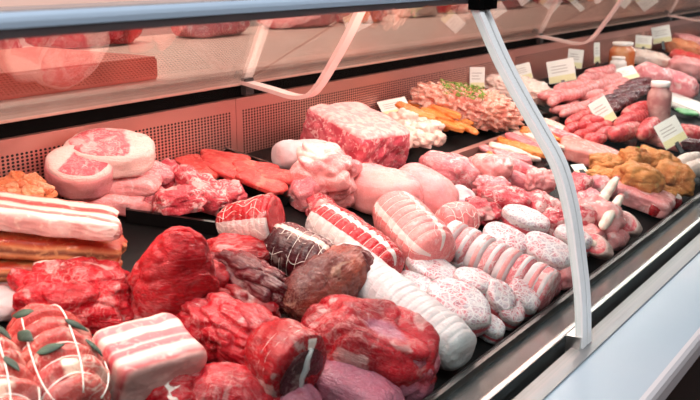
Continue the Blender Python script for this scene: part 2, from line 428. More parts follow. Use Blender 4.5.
def lathe_mesh(name, L, ry, rz, mat, e0=5, e1=5, nu=48, nv=64, rings=0, groove=0.0, amp=.05, freq=2.0, taper=0.0, fat=None, memb=None, bend=0.0, gw=.12, seed=None, capfat=None, shape=2.0):
    """a solid of superelliptic sections along x from -L/2 to L/2"""
    _seed[0] += 1
    sd = (seed if seed is not None else _seed[0]) * 2.91
    ph = np.linspace(0, math.pi, nu)
    X = np.where(ph < math.pi / 2, -np.abs(np.cos(ph)) ** (2 / e0), np.abs(np.cos(ph)) ** (2 / e1))
    Rr = np.where(ph < math.pi / 2, np.abs(np.sin(ph)) ** (2 / e0), np.abs(np.sin(ph)) ** (2 / e1))
    # resample so that the long flank gets its rows
    arc = np.concatenate([[0], np.cumsum(np.hypot(np.diff(X) * L / 2, np.diff(Rr) * (ry + rz) / 2))])
    tt = np.linspace(0, arc[-1], nu); X = np.interp(tt, arc, X); Rr = np.interp(tt, arc, Rr)
    Rr[0] = Rr[-1] = 0
    th = np.linspace(0, 2 * math.pi, nv, endpoint=False)
    Xg, Tg = np.meshgrid(X, th, indexing='ij'); Rg = np.repeat(Rr[:, None], nv, 1)
    ct, st = np.cos(Tg), np.sin(Tg)
    sh = (np.abs(ct) ** shape + np.abs(st) ** shape) ** (-1 / shape)
    mod = np.ones_like(Xg)
    if rings:
        fr = (Xg * .5 + .5) * rings; fr = np.abs(fr - np.round(fr))
        mod = mod - groove * np.exp(-(fr / gw) ** 2)
    P = np.stack([Xg * L / max(ry, rz) / 2, Rg * ct, Rg * st], -1).reshape(-1, 3)
    n = fbm(P * freq * .7 + sd, 4).reshape(Xg.shape)
    mod = mod * (1 + amp * n) * (1 - taper * Xg)
    v = np.stack([Xg * L / 2 + (amp * .5 * ry * fbm(P * freq + sd + 50, 3)).reshape(Xg.shape) * (Rg < .93), Rg * sh * ct * ry * mod + bend * L * (Xg ** 2 - .4), Rg * sh * st * rz * mod], -1)
    v[0, :, 0] = v[0, :, 0].mean(); v[-1, :, 0] = v[-1, :, 0].mean()
    F = []
    for i in range(nu - 1):
        for j in range(nv):
            j2 = (j + 1) % nv; F.append((i * nv + j, i * nv + j2, (i + 1) * nv + j2, (i + 1) * nv + j))
    v = v.reshape(-1, 3)
    args = (Xg.ravel(), Rg.ravel(), Tg.ravel())
    m = mesh(name, v, F, mat, True, None if fat is None else fat(*args), None, None if memb is None else memb(*args))
    bm = bmesh.new(); bm.from_mesh(m); bmesh.ops.remove_doubles(bm, verts=bm.verts, dist=1e-7); bm.to_mesh(m); bm.free()
    return m
def band(T, c, w):
    """1 inside an angular strip round the roll (degrees; 90 is up)"""
    d = np.abs((np.degrees(T) - c + 180) % 360 - 180); return sm(d, w * 1.15, w * .85) if False else 1 - sm(d, w * .85, w * 1.15)

def roll(name, label, cat, a, b, r, mat, base=0, rise=0, flatz=1.0, group=None, net=None, netr=.0011, lines=10, **kw):
    """a roll whose axis runs from photo place a to b"""
    u = (scale_at(*a) + scale_at(*b)) / 2; R = r * u; base += .0015 / u
    A, B = bed(a[0], a[1], base * u + R * flatz), bed(b[0], b[1], (base + rise) * u + R * flatz)
    x = (B - A); L = x.length; x.normalize()
    z = (NRM - x * NRM.dot(x)).normalized(); y = z.cross(x)
    mw = Matrix.Translation((A + B) / 2) @ Matrix((x, y, z)).transposed().to_4x4()
    m = lathe_mesh(name, L, R, R * flatz, M[mat], **kw)
    o = link(name, m, None, mw); tag(o, label, cat, group)
    if net:
        mb = MB(); rings = net; tp = kw.get('taper', 0); e0, e1 = kw.get('e0', 5), kw.get('e1', 5); g = kw.get('groove', 0); bd = kw.get('bend', 0)
        def rad(X):
            e = e0 if X < 0 else e1
            return (1 - abs(X) ** e) ** (1 / e) * (1 - tp * X)
        for i in range(1, rings):
            X = -1 + 2 * i / rings
            rr = rad(X) * (1 - g * .8) + .0
            mb.tube([(X * L / 2, rr * R * math.cos(q) + bd * L * (X * X - .4), rr * R * flatz * math.sin(q)) for q in np.linspace(0, 2 * math.pi, 28, endpoint=False)], netr, 5, True)
        for k in range(lines):
            q = 2 * math.pi * (k + .3) / lines
            mb.tube([(X * L / 2, rad(X) * 1.0 * R * math.cos(q + .15 * math.sin(X * 9)) + bd * L * (X * X - .4), rad(X) * 1.0 * R * flatz * math.sin(q + .15 * math.sin(X * 9))) for X in np.linspace(-.97, .97, 40)], netr * .8, 4)
        part('netting', mb.mesh('netting', M['twine'], True), o, 'white netting string')
    return o, (L, R), u

def puck(name, label, cat, c, D, H, ang, mat, base=0, tilt=(0, 0), group=None, oval=1.0, lift=None, **kw):
    """a thick round slice, its flat faces up and down before it is tilted"""
    u = scale_at(*c); D *= u; H *= u
    m = lathe_mesh(name, H, D / 2, D / 2 * oval, M[mat], **kw)
    Mt = frame(c[0], c[1], H / 2 if lift is None else lift * u, base * u, ang, tilt)
    # the lathe axis x becomes the slice's up; its middle goes to the middle height
    rot = Matrix(((0, 1, 0, 0), (0, 0, 1, 0), (1, 0, 0, 0), (0, 0, 0, 1)))
    m.transform(Matrix.Translation((0, 0, H / 2)) @ rot)
    o = link(name, m, None, Mt); tag(o, label, cat, group)
    return o, (D, H), u


# ------------------------------------------------------------------ the room
def structure(name, m, mw=None):
    o = link(name, m, None, mw); o['kind'] = 'structure'; return o
structure('floor', MB().box((-3, -4, -.05), (10, 4.4, 0)).mesh('floor', M['floor']))
structure('wall_back', MB().box((-3, 3.2, 0), (10, 3.3, 3.2)).mesh('wall_back', M['wall']))

structure('wall_front', MB().box((-3, -4.0, 0), (10, -3.9, 3.2)).mesh('wall_front', M['wall_dim']))
structure('ceiling', MB().box((-3, -4, 3.2), (10, 4.4, 3.25)).mesh('ceiling', M['ceiling']))

# ------------------------------------------------------------------ the display counter
def E_(z): return EYE + z
X0, X1 = -.7, 8.0
case = empty('display_counter', 'long refrigerated meat counter with glass front, pale blue ledge and perforated steel back', 'counter', (1.2, .9, 0))
def cpart(name, m, label=None, loc=None):
    o = link(name, m, None)
    if loc is not None: o.matrix_world = Matrix.Translation(loc)
    o.parent = case; o.matrix_parent_inverse = case.matrix_basis.inverted()
    if label: o['label'] = label
    return o
def prof(pts): return [(y, E_(z)) for y, z in pts]
cpart('ledge', MB().extr(prof([(.407, -.55), (.312, -.55), (.303, -.552), (.297, -.558), (.296, -.568), (.300, -.590), (.34, -.596), (.407, -.596)]), X0, X1).mesh('ledge', M['ledge'], True) if False else MB().extr(prof([(.407, -.55), (.306, -.55), (.306, -.59), (.407, -.596)]), X0, X1).mesh('ledge', M['ledge']), 'pale blue laminate ledge')
cpart('ledge_nosing', MB().extr(prof([(.306, -.5495), (.300, -.5502), (.2955, -.554), (.294, -.562), (.296, -.585), (.306, -.592)]), X0, X1).mesh('ledge_nosing', M['edge_dim'], False), 'white edge of the ledge')
cpart('front_panel', MB().box((X0, .345, .12), (X1, .40, E_(-.596))).mesh('front_panel', M['steel_dark']))
cpart('plinth', MB().box((X0, .42, 0), (X1, 1.2, .12)).mesh('plinth', M['rubber']))
cpart('cabinet_body', MB().box((X0, .40, .12), (X1, 1.9, BZ0 - .09)).mesh('cabinet_body', M['steel_dark']))
cpart('sill_strip', MB().extr(prof([(.407, -.547), (.419, -.547), (.421, -.552), (.444, -.554), (.444, -.596), (.407, -.596)]), X0, X1).mesh('sill_strip', M['sill']))
cpart('slot_seal', MB().extr(prof([(.444, -.562), (.464, -.562), (.464, -.60), (.444, -.60)]), X0, X1).mesh('slot_seal', M['rubber']))
cpart('glass_channel', MB().extr(prof([(.462, -.546), (.4715, -.546), (.4735, -.553), (.522, -.560), (.522, -.60), (.462, -.60)]), X0, X1).mesh('glass_channel', M['channel']))
cpart('channel_edge', MB().extr(prof([(.4635, -.5455), (.4685, -.5455), (.4685, -.548), (.4635, -.548)]), X0, X1).mesh('channel_edge', M['white_edge']))
cpart('deck_lip', MB().extr(prof([(.522, -.548), (.529, -.548), (.531, -.556), (.537, -.553), (.542, -.556), (.542, -.61), (.522, -.61)]), X0, X1).mesh('deck_lip', M['steel_dark']))
cpart('deck', MB().extr([(BY0, BZ0), (BY1 + .03, BZ1 + SLOPE * .03), (BY1 + .03, BZ1 - .03), (BY0, BZ0 - .025)], X0, X1).mesh('deck', M['deck']))
cpart('divider_strip', MB().extr([(.986, bedz(.986) - .004), (.998, bedz(.998) - .004), (.998, bedz(.998) + .022), (.986, bedz(.986) + .022)], 1.74, 2.45).mesh('divider_strip', M['divider_red_tint']))
SEAM = 1.35
for k in range(-2, 6):
    xa = SEAM + 1.3 * k
    if xa + 1.3 < X0 or xa > X1: continue
    cpart('back_panel', MB().box((.0008, 0, -.03), (1.2992, .012, .117)).mesh('back_panel', M['perforated']), None, (xa, BY1, BZ1))
cpart('shadow_gap', MB().box((X0, BY1 + .012, E_(-.30)), (X1, BY1 + .03, E_(-.243))).mesh('shadow_gap', M['rubber']))
cpart('worktop', MB().extr(prof([(BY1 + .004, -.243), (BY1, -.238), (BY1, -.219), (BY1 + .006, -.212), (2.05, -.212), (2.05, -.25), (BY1 + .03, -.25)]), X0, X1).mesh('worktop', M['worktop']))
cpart('rear_carcass', MB().box((X0, 1.3, 0), (X1, 2.0, E_(-.25))).mesh('rear_carcass', M['steel_dark']))
cpart('canopy', MB().extr(prof([(.6365, -.0375), (.66, -.0365), (.94, -.050), (.958, -.066), (.956, -.082), (.945, -.082), (.935, -.066), (.665, -.051), (.655, -.0585), (.636, -.0592), (.634, -.0515), (.645, -.051)]), X0, X1).mesh('canopy', M['rail_under']))
cpart('canopy_nosing', MB().extr(prof([(.640, -.0374), (.635, -.0385), (.6325, -.042), (.632, -.0455), (.633, -.0508), (.642, -.0508)]), X0, X1).mesh('canopy_nosing', M['rail']), 'pale blue front edge of the canopy')
def lamp_mat(c=(1, .9, .87, 1)):
    t = NT('lamp_diffuser'); e = t.n('ShaderNodeEmission'); e.inputs[0].default_value = c; e.inputs[1].default_value = 6; t.l(e.outputs[0], t.out.inputs[0]); return t.m
cpart('lamp_strip', MB().extr(prof([(.885, -.064), (.915, -.0655), (.914, -.0695), (.886, -.068)]), X0, 2.3).mesh('lamp_strip', lamp_mat((1, .55, .48, 1))), 'glowing pinkish lamp strip at the back of the canopy')
cpart('lamp_strip', MB().extr(prof([(.77, -.057), (.81, -.059), (.809, -.0628), (.771, -.061)]), X0, X1).mesh('lamp_strip', lamp_mat()), 'glowing lamp strip under the canopy')

def strap(path, x, w, t, name, mat):
    """flat bar of width w along x that follows a path of (y, z)"""
    pts = [Vector((0, y, E_(z))) for y, z in path]; v = []; f = []
    for i, p in enumerate(pts):
        a = pts[max(0, i - 1)]; b = pts[min(len(pts) - 1, i + 1)]; d = (b - a).normalized(); nrm = Vector((0, -d.z, d.y))
        for sx, sn in ((-1, -1), (1, -1), (1, 1), (-1, 1)):
            q = p + nrm * (sn * t / 2); v.append((x + sx * w / 2, q.y, q.z))
    n = len(pts)
    for i in range(n - 1):
        for k in range(4): f.append((i * 4 + k, i * 4 + (k + 1) % 4, i * 4 + 4 + (k + 1) % 4, i * 4 + 4 + k))
    f += [(3, 2, 1, 0), tuple(n * 4 - 4 + k for k in range(4))]
    return MB().add(v, f).mesh(name, mat)
def spline(pts, n=8):
    out = []
    P = [pts[0]] + list(pts) + [pts[-1]]
    for i in range(1, len(P) - 2):
        for k in range(n):
            t = k / n; a, b, c, d = (np.array(P[i + j]) for j in (-1, 0, 1, 2))
            out.append(tuple(.5 * (2 * b + (c - a) * t + (2 * a - 5 * b + 4 * c - d) * t * t + (3 * b - a - 3 * c + d) * t ** 3)))
    return out + [tuple(pts[-1])]
BR = [(1.236, -.237), (1.16, -.248), (1.105, -.256), (1.068, -.250), (1.043, -.228), (1.015, -.190), (.978, -.135), (.946, -.080)]
for bx in (-.08, 1.38, 2.84, 4.30, 5.76):
    b = cpart('glass_bracket', strap(spline(BR), bx, .026, .008, 'glass_bracket', M['bracket']), 'curved flat metal bracket')
    cl = part('bracket_clamp', MB().box((bx - .012, 1.222, E_(-.262)), (bx + .012, 1.236, E_(-.228))).mesh('bracket_clamp', M['steel_dark']), b)
RG = [(1.238, -.236), (.952, -.083)]
xs = [X0, -.08, 1.38, 2.84, 4.30, 5.76, X1]
for a, b in zip(xs, xs[1:]):
    cpart('rear_pane', strap(RG, (a + b) / 2, b - a - .003, .006, 'rear_pane', M['glass_rear']), 'clear glass pane sloping up from the back panel to the canopy')
FG = spline([(.432, -.560), (.4385, -.484), (.449, -.423), (.464, -.352), (.4865, -.288), (.520, -.237), (.546, -.200), (.586, -.139), (.630, -.058)], 5)
for a, b in ((X0, 1.203), (1.237, 2.66), (2.694, 4.12), (4.154, 5.6)):
    cpart('front_pane', strap(FG, (a + b) / 2, b - a, .006, 'front_pane', M['glass']), 'clear curved front glass pane')
for jx in (1.22, 2.677, 4.137):
    cpart('glass_edge', strap(FG, jx - .0098, .0150, .012, 'glass_edge', M['glass_edge']), 'frosted edge strip of the front glass')
    cpart('glass_edge', strap(FG, jx + .0098, .0150, .012, 'glass_edge', M['glass_edge']), 'frosted edge strip of the front glass')
    cpart('joint_seal', strap(FG, jx, .0046, .006, 'joint_seal', M['steel_dark']))
    hb = MB(); hb.box((jx - .02, .615, E_(-.068)), (jx + .02, .634, E_(-.040))); hb.box((jx - .006, .600, E_(-.066)), (jx + .006, .616, E_(-.046)))
    cpart('glass_hinge', hb.mesh('glass_hinge', M['rubber']), 'black hinge at the head of the glass joint')
    fb = MB(); fb.box((jx - .022, .430, E_(-.566)), (jx + .022, .452, E_(-.535)))
    cpart('glass_foot_clamp', fb.mesh('glass_foot_clamp', M['steel']))

# ------------------------------------------------------------------ on the service worktop, behind the sloping panes
def on_top(name, label, cat, x, y, L, W, H, mat, rz=0, group=None, z=-.2108, **kw):
    m = lump_mesh(name, L, W, H, M[mat], **kw)
    o = link(name, m, None, Matrix.Translation((x, y, E_(z))) @ Matrix.Rotation(rz, 4, 'Z')); return tag(o, label, cat, group)
def bevel_box(name, sx, sy, sz, mat, bev=.004, seg=2):
    bm = bmesh.new(); bmesh.ops.create_cube(bm, size=1)
    bmesh.ops.scale(bm, vec=(sx, sy, sz), verts=bm.verts); bmesh.ops.translate(bm, vec=(0, 0, sz / 2), verts=bm.verts)
    bmesh.ops.bevel(bm, geom=bm.edges[:], offset=bev, segments=seg, affect='EDGES')
    m = bpy.data.meshes.new(name); bm.to_mesh(m); bm.free(); m.materials.append(mat); return m
o = link('cutting_board', bevel_box('cutting_board', .62, .36, .042, M['board']), None, Matrix.Translation((.86, 1.44, E_(-.2112))))
tag(o, 'thick red cutting board on the worktop behind the rear glass', 'cutting board')
for i, (x, y, L, W, H, mat, lab) in enumerate([
    (1.55, 1.93, .34, .14, .075, 'beef', 'long dark red joint on the worktop behind the cutting board'),
    (1.16, 1.85, .22, .15, .08, 'pork_red', 'pink and red joint lying behind the red cutting board'),
    (1.98, 1.9, .26, .16, .07, 'pork', 'pale pink joint on the worktop left of the curved bracket'),
    (2.42, 1.92, .30, .16, .09, 'pork_pale', 'pale joint on the worktop behind the first curved bracket'),
    (2.75, 1.9, .24, .16, .10, 'pork', 'pink joint on the worktop just beyond the first curved bracket'),
    (3.15, 1.9, .22, .14, .10, 'sausage_white', 'pale bundle on the worktop between the two curved brackets'),
    (3.50, 1.9, .22, .14, .10, 'beef_bright', 'bright red mound on the worktop above the rear tray of mince'),
    (3.95, 1.9, .34, .16, .10, 'pork', 'long pink mound on the worktop behind the top of the glass joint'),
    (4.6, 1.9, .34, .16, .10, 'pork_red', 'reddish mound on the worktop behind the second curved bracket'),
    (5.3, 1.9, .4, .16, .11, 'pork_pale', 'pale mound at the far end of the worktop')]):
    on_top('meat_joint', lab, 'meat', x, y, L, W, H, mat, rnd.uniform(-.2, .2), sub=4, amp=.14, crease=.12)

# ------------------------------------------------------------------ trays
def tray(name, label, corners, h=.020, base=0.0, lipw=.006, mat='black_plastic', group=None):
    """open tray over four photo corners on the bed"""
    P = [bed(x, y, base + .002) for x, y in corners]; cen = sum(P, Vector()) / 4
    # square it up: long side direction from the mean edges
    e = ((P[1] - P[0]) + (P[2] - P[3])).normalized(); f_ = NRM.cross(e)
    if f_.dot((P[3] - P[0])) < 0: f_ = -f_
    lx = ((P[1] - P[0]).length + (P[2] - P[3]).length) / 2; ly = ((P[3] - P[0]).length + (P[2] - P[1]).length) / 2
    def ring(sx, sy, z): return [cen + e * (a * sx / 2) + f_ * (b * sy / 2) + NRM * z for a, b in ((-1, -1), (1, -1), (1, 1), (-1, 1))]
    rings = [ring(lx * .95, ly * .95, .0), ring(lx, ly, h), ring(lx - 2 * lipw, ly - 2 * lipw, h), ring(lx * .94 - .008, ly * .94 - .008, .004)]
    v = [p - cen for r in rings for p in r]; f = []
    for k in range(3):
        for i in range(4): f.append((k * 4 + i, k * 4 + (i + 1) % 4, k * 4 + 4 + (i + 1) % 4, k * 4 + 4 + i))
    f += [(3, 2, 1, 0), (12, 13, 14, 15)]
    o = link(name, MB().add(v, f).mesh(name, M[mat]), None, Matrix.Translation(cen)); tag(o, label, 'tray', group)
    return o

# ------------------------------------------------------------------ price cards
def card(label, c, w, h, yaw=0, lean=20, base=0, roll_=0, name='price_card'):
    """white card with a pale band, standing on a small clip"""
    u = scale_at(*c); w *= u; h *= u
    p = bed(c[0], c[1], base * u)
    # faces the customer
    R = Matrix.Rotation(YAW - math.pi / 2 + math.radians(yaw), 4, 'Z') @ Matrix.Rotation(math.radians(-lean), 4, 'X') @ Matrix.Rotation(math.radians(roll_), 4, 'Y')
    mw = Matrix.Translation(p) @ R
    o = link(name, MB().box((-w / 2, -.0006, 0), (w / 2, .0006, h)).mesh(name, M['card']), None, mw); tag(o, label, 'price card')
    part('card_band', MB().box((-w / 2 + .001, -.0011, .001), (w / 2 - .001, -.0006, h * .30)).mesh('card_band', M['band']), o, 'pale yellow band')
    ink = MB()
    for r_ in (.45, .58, .71): ink.box((-w * .36, -.0010, h * r_), (w * (.1 + .25 * rnd.random()), -.0006, h * r_ + h * .035))
    part('card_print', ink.mesh('card_print', M['ink']), o, 'grey lines of small print')
    part('card_clip', MB().box((-.006, -.003, -.030), (.006, .003, .006)).mesh('card_clip', M['steel_dark']), o)
    return o

# ------------------------------------------------------------------ the meat: foreground
def side_fat(x0, x1): return lambda p: sm(p[:, 0] * 1.0, x0, x1)
def top_fat(a, b): return lambda p: sm(p[:, 2], a, b)

# smoked bacon and belly, three slabs one on another
o, _, _ = lump('bacon_slab', 'lowest slab of orange smoked bacon in the stack of three', 'bacon', (48, 265), (142, 60, 23), 19, 'bacon_smoked', k=3.8, amp=.08, sub=6, flat=.95, bend=.05, tilt=(-9, 0), base=7, fibre=.02, ffreq=6)
o, _, _ = lump('bacon_slab', 'middle slab of orange smoked bacon in the stack of three', 'bacon', (38, 240), (156, 62, 25), 14, 'bacon_smoked', base=31, k=3.8, amp=.08, sub=6, flat=.95, tilt=(-9, 0), fibre=.02, ffreq=6)
o, _, _ = lump('bacon_slab', 'pale unsmoked bacon slab with a white edge on top of the smoked slabs', 'bacon', (32, 214), (152, 60, 20), 10, 'bacon_top', base=58, k=6, amp=.07, sub=6, flat=.95, tilt=(-9, 0), fibre=.02, ffreq=6)

# beef in the front left
lump('beef_chunk', 'bright red chuck of beef with a white fat edge, in front of the smoked bacon', 'beef', (78, 293), (120, 78, 60), 20, 'beef_coarse', k=2.6, amp=.22, crease=.3, freq=1.3, sub=6, fibre=.05, ffreq=4, fat=lambda p: np.maximum(sm(p[:, 1], .50, .62) * (1 - sm(p[:, 1], .80, .95)) * sm(-p[:, 0], -.3, .1), np.exp(-(((p - np.array([.85, .1, .3])) ** 2).sum(1)) / .05)) * .75)
lump('beef_chunk', 'tall upright piece of bright red beef behind the striped pork belly', 'beef', (171, 276), (96, 66, 102), 24, 'beef_bright', k=2.5, amp=.16, crease=.22, freq=1.3, sub=6, flat=.8, ztaper=.42, lean=.10, fibre=.03, ffreq=3.5)
lump('beef_chunk', 'small red lump of beef between the upright piece and the striped belly', 'beef', (204, 322), (64, 50, 40), -20, 'beef', amp=.16, crease=.2, sub=5, fibre=.03)
lump('beef_steak', 'smooth red steak leaning against the netted roast with the white fat side', 'beef', (236, 252), (66, 40, 32), 26, 'beef_bright', k=3, amp=.12, base=8, sub=5, crease=.1)
lump('beef_chunk', 'dark red folded chunk of beef below the smooth red steak', 'beef', (250, 278), (104, 46, 44), -30, 'beef_dark', k=2.4, amp=.14, crease=.35, sub=6, base=10, fibre=.05, ffreq=3.2)
lump('beef_chunk', 'dark red strip of beef low in front of the folded chunk', 'beef', (240, 302), (88, 40, 34), -22, 'beef', k=2.4, amp=.14, crease=.35, sub=6, base=2, fibre=.05, ffreq=3.2)
lump('beef_chunk', 'red end of beef in the gap beside the tall upright piece', 'beef', (206, 282), (46, 40, 50), 10, 'beef', amp=.15, crease=.2, sub=5)
lump('beef_steak', 'wide fibrous red flank of beef behind the pork belly corner', 'beef', (236, 330), (116, 66, 56), -20, 'beef_membrane', k=2.5, amp=.14, crease=.3, cfreq=2, sub=6, fibre=.06, ffreq=4, fat=lambda p: sm(np.abs(p[:, 1] + .3), .06, .02) * .42)
o, (L, R), u = roll('beef_roast', 'brown tinted beef roast with a dark cut end, leaning on the white roll', 'roast', (290, 305), (356, 266), 28, 'beef_brown', base=4, e0=2.6, e1=8, rings=6, groove=.04, gw=.14, amp=.17, freq=1.2, nu=120, nv=110, taper=-.04, memb=lambda X, Rr, T: sm(X + .12 * np.sin(3 * T), .45, .75))
face = lathe_mesh('cut_end', .004, R * .82, R * .82, M['beef_dark'], nu=14, nv=40, amp=.08); face.transform(Matrix.Translation((L / 2 - .0002, 0, 0)))
part('cut_end', face, o, 'dark cut face')
lump('beef_shin', 'large glossy red beef muscle with a smooth hollow, nearest the white roll', 'beef', (372, 344), (136, 88, 74), -16, 'beef_membrane', k=2.5, amp=.13, crease=.2, freq=1.2, sub=6, fibre=.02, ffreq=4, dent=((.22, -.12, .88), .42, .24), memb=lambda p: 1.2 * np.exp(-(((p - np.array([.22, -.25, .84])) ** 2).sum(1)) / .15))
lump('beef_chunk', 'purplish red piece of beef at the front lip beside the white roll', 'beef', (412, 368), (66, 58, 60), -60, 'beef_membrane', k=2.7, amp=.12, crease=.12, sub=5, memb=lambda p: .55 + .4 * sm(-p[:, 2], -.2, .5))
lump('beef_chunk', 'flat silvery purple piece of beef under the hollowed muscle', 'beef', (362, 392), (100, 60, 40), -25, 'beef_membrane', k=2.5, amp=.08, sub=5, memb=lambda p: .75 + 0 * p[:, 0])
# shin cut across, with its sinew and the cut end
o, (L, R), u = roll('beef_shin', 'thick red beef shin with white sinew bands and a dark cut end', 'beef', (258, 338), (302, 374), 35, 'beef', base=14, e0=2.6, e1=7, amp=.11, freq=1.3, taper=-.14, nu=90, nv=90,
     fat=lambda X, Rr, T: np.maximum(np.maximum(np.exp(-((X - .22 - .1 * np.sin(T * 2)) / .035) ** 2), np.exp(-((X - .48 + .06 * np.sin(T * 3)) / .03) ** 2)) * .62 * sm(np.sin(T), -.2, .2), (X > .93) * (np.abs(np.degrees(T) % 180 - 80) < 9) * 1.0 * sm(Rr, .05, .2)))
pm = MB(); face = lathe_mesh('cut_end', .004, R * .80, R * .80, M['beef_dark'], nu=14, nv=40, amp=.05)
face.transform(Matrix.Translation((L / 2 - .0006, 0, 0)))
part('cut_end', face, o, 'dark red cut face')
sn = MB(); sn.tube([(L / 2 + .0016, y * R, z * R) for y, z in ((.10, .80), (.02, .5), (.06, .2), (-.02, -.1), (.05, -.45), (-.05, -.75))], [.0025, .004, .005, .004, .003, .002], 6)
part('sinew', sn.mesh('sinew', M['fat_white'], True), o, 'white sinew across the cut end')
lump('beef_chunk', 'dark marbled trimming of beef with white fat, in front of the striped belly', 'beef', (174, 386), (96, 60, 46), 20, 'beef', k=2.6, amp=.2, crease=.3, sub=5, fat=lambda p: sm(perlin(p * 3 + 4.2), .25, .5) * .6)
lump('beef_chunk', 'round red end of beef low in the foreground beside the shin', 'beef', (232, 392), (96, 66, 48), 5, 'beef_membrane', k=2.5, amp=.1, crease=.1, sub=5)
lump('beef_chunk', 'silvery netted trimming of beef at the front below the shin', 'beef', (290, 398), (70, 50, 38), -20, 'beef_membrane', k=2.5, amp=.12, sub=5, memb=lambda p: .7 + 0 * p[:, 0], fat=lambda p: sm(np.abs(perlin(p * 6)), .06, .02) * .5)
# striped belly block
lump('pork_belly', 'block of raw pork belly striped red and white, in the foreground', 'pork belly', (146, 366), (92, 72, 68), 42, 'belly', k=9, amp=.05, sub=6, flat=.97, tilt=(4, 0))
lump('fat_trimming', 'pale greyish fat trimming at the near end beside the bacon', 'meat', (2, 302), (50, 40, 28), 10, 'fat_white', amp=.15)
lump('fat_trimming', 'small pale trimming between the bacon stack and the rolled pork with sage', 'meat', (8, 276), (36, 30, 22), -30, 'pork_pale', amp=.15)

# rolled pork with sage
def sage_leaf(parent, L, mw, name='sage_leaf'):
    n = 10; v = []; f = []
    for i in range(n + 1):
        t = i / n; w = L * .24 * math.sin(math.pi * t ** .8) ; z = L * .10 * math.sin(math.pi * t)
        for s in (-1, -.5, 0, .5, 1): v.append((L * (t - .5), s * w, z - abs(s) * w * .35 + .0015))
    for i in range(n):
        for j in range(4): f.append((i * 5 + j, i * 5 + j + 1, i * 5 + 6 + j, i * 5 + 5 + j))
    m = mesh(name, v, f, M['sage'])
    bm = bmesh.new(); bm.from_mesh(m); bmesh.ops.solidify(bm, geom=bm.faces[:], thickness=.0012); bm.to_mesh(m); bm.free()
    m.polygons.foreach_set('use_smooth', [True] * len(m.polygons))
    o = link(name, m, parent); o.matrix_local = mw; o['label'] = 'dark green sage leaf'; return o
def roulade(label, a, b, r, rings, leaves, base=0):
    o, (L, R), u = roll('rolled_pork', label, 'rolled pork', a, b, r, 'roulade', base=base, e0=3.2, e1=3.2, rings=rings, groove=.20, gw=.2, amp=.09, nu=140, nv=80,
        fat=lambda X, Rr, T: .16 + .5 * perlin(np.stack([X * 2.5, Rr * np.cos(T) * 1.6, Rr * np.sin(T) * 1.6 + 3], -1)))
    mb = MB()
    for i in range(1, rings):
        X = -1 + 2 * i / rings; rr = (1 - abs(X) ** 3.2) ** (1 / 3.2) * R * .85
        mb.tube([(X * L / 2 + .002 * math.sin(3 * q), rr * math.cos(q), rr * math.sin(q)) for q in np.linspace(0, 2 * math.pi, 40, endpoint=False)], .0010, 5, True)
    for q in (1.3, 2.3, .4):
        mb.tube([(X * L / 2, R * (1 - abs(X) ** 3.2) ** (1 / 3.2) * math.cos(q + .2 * X) * 1.01, R * (1 - abs(X) ** 3.2) ** (1 / 3.2) * math.sin(q + .2 * X) * 1.01) for X in np.linspace(-.95, .95, 40)], .0009, 5)
    part('twine', mb.mesh('twine', M['twine'], True), o, 'white kitchen string')
    for X, q, l, tw in leaves:
        q = math.radians(q); rr = (1 - abs(X) ** 3.2) ** (1 / 3.2) * R * .985
        y, z = rr * math.cos(q), rr * math.sin(q)
        nrm = Vector((0, math.cos(q), math.sin(q))); ax = Vector((1, 0, 0)); ax = Matrix.Rotation(math.radians(tw), 3, nrm) @ ax
        R3 = Matrix((ax, nrm.cross(ax), nrm)).transposed().to_4x4()
        sage_leaf(o, l * u, Matrix.Translation((X * L / 2, y, z)) @ R3)
    return o
roulade('tied pork roll with sage leaves under the string, beside the striped belly', (34, 326), (80, 418), 42, 7, [(-.62, 120, 24, 60), (-.15, 62, 27, 70), (.28, 50, 24, 40), (-.15, 130, 26, 20), (.3, 110, 26, 80)])
roulade('tied pork roll with sage leaves at the near end of the counter', (-34, 344), (8, 442), 44, 7, [(-.45, 60, 26, 30), (-.1, 95, 26, 70), (.3, 70, 24, 20)])

# ------------------------------------------------------------------ the netted rolls in the middle
o, (L, R), u = roll('netted_roast', 'netted red roast with a white fat side and a round cut end', 'roast', (218, 224), (276, 219), 21, 'netted_red', base=3, rise=24, e0=3, e1=12, rings=9, groove=.04, amp=.04, nu=90, nv=90, net=14, lines=14, netr=.0006, taper=-.24,
     fat=lambda X, Rr, T: band(T, 182, 27) * (Rr > .55) * (X < .985))
face = lathe_mesh('cut_end', .003, R * 1.13, R * 1.13, M['beef_bright'], nu=14, nv=48, amp=.04); face.transform(Matrix.Translation((L / 2 + .0008, 0, 0)))
part('cut_end', face, o, 'smooth bright red cut face')
roll('netted_roast', 'dark red netted roast with a white band, behind the brown tinted roast', 'roast', (270, 240), (330, 268), 25, 'beef_dark', base=4, e0=4, e1=5, rings=8, groove=.05, amp=.06, nu=80, nv=80, net=8, lines=7, netr=.0005,
     fat=lambda X, Rr, T: band(T, 104, 8) * (Rr > .5))
roll('netted_roast', 'bright red netted roast with two white fat bands, beside the long white roll', 'roast', (316, 218), (394, 272), 25, 'netted_red', base=2, e0=4, e1=4, rings=11, groove=.09, gw=.16, amp=.04, nu=120, nv=90, net=11, lines=5, netr=.0004,
     fat=lambda X, Rr, T: np.maximum(band(T, 98, 8), band(T, 168, 30)) * (Rr > .3))
roll('netted_roast', 'pink netted roast edged with two white fat bands beside the striped medallions', 'roast', (388, 206), (437, 258), 27, 'netted_pink', base=2, e0=3.4, e1=5, rings=9, groove=.07, gw=.14, amp=.03, nu=110, nv=90, net=9, lines=5, netr=.0004,
     fat=lambda X, Rr, T: np.maximum(band(T, 82, 6), band(T, 162, 7)) * (Rr > .3))
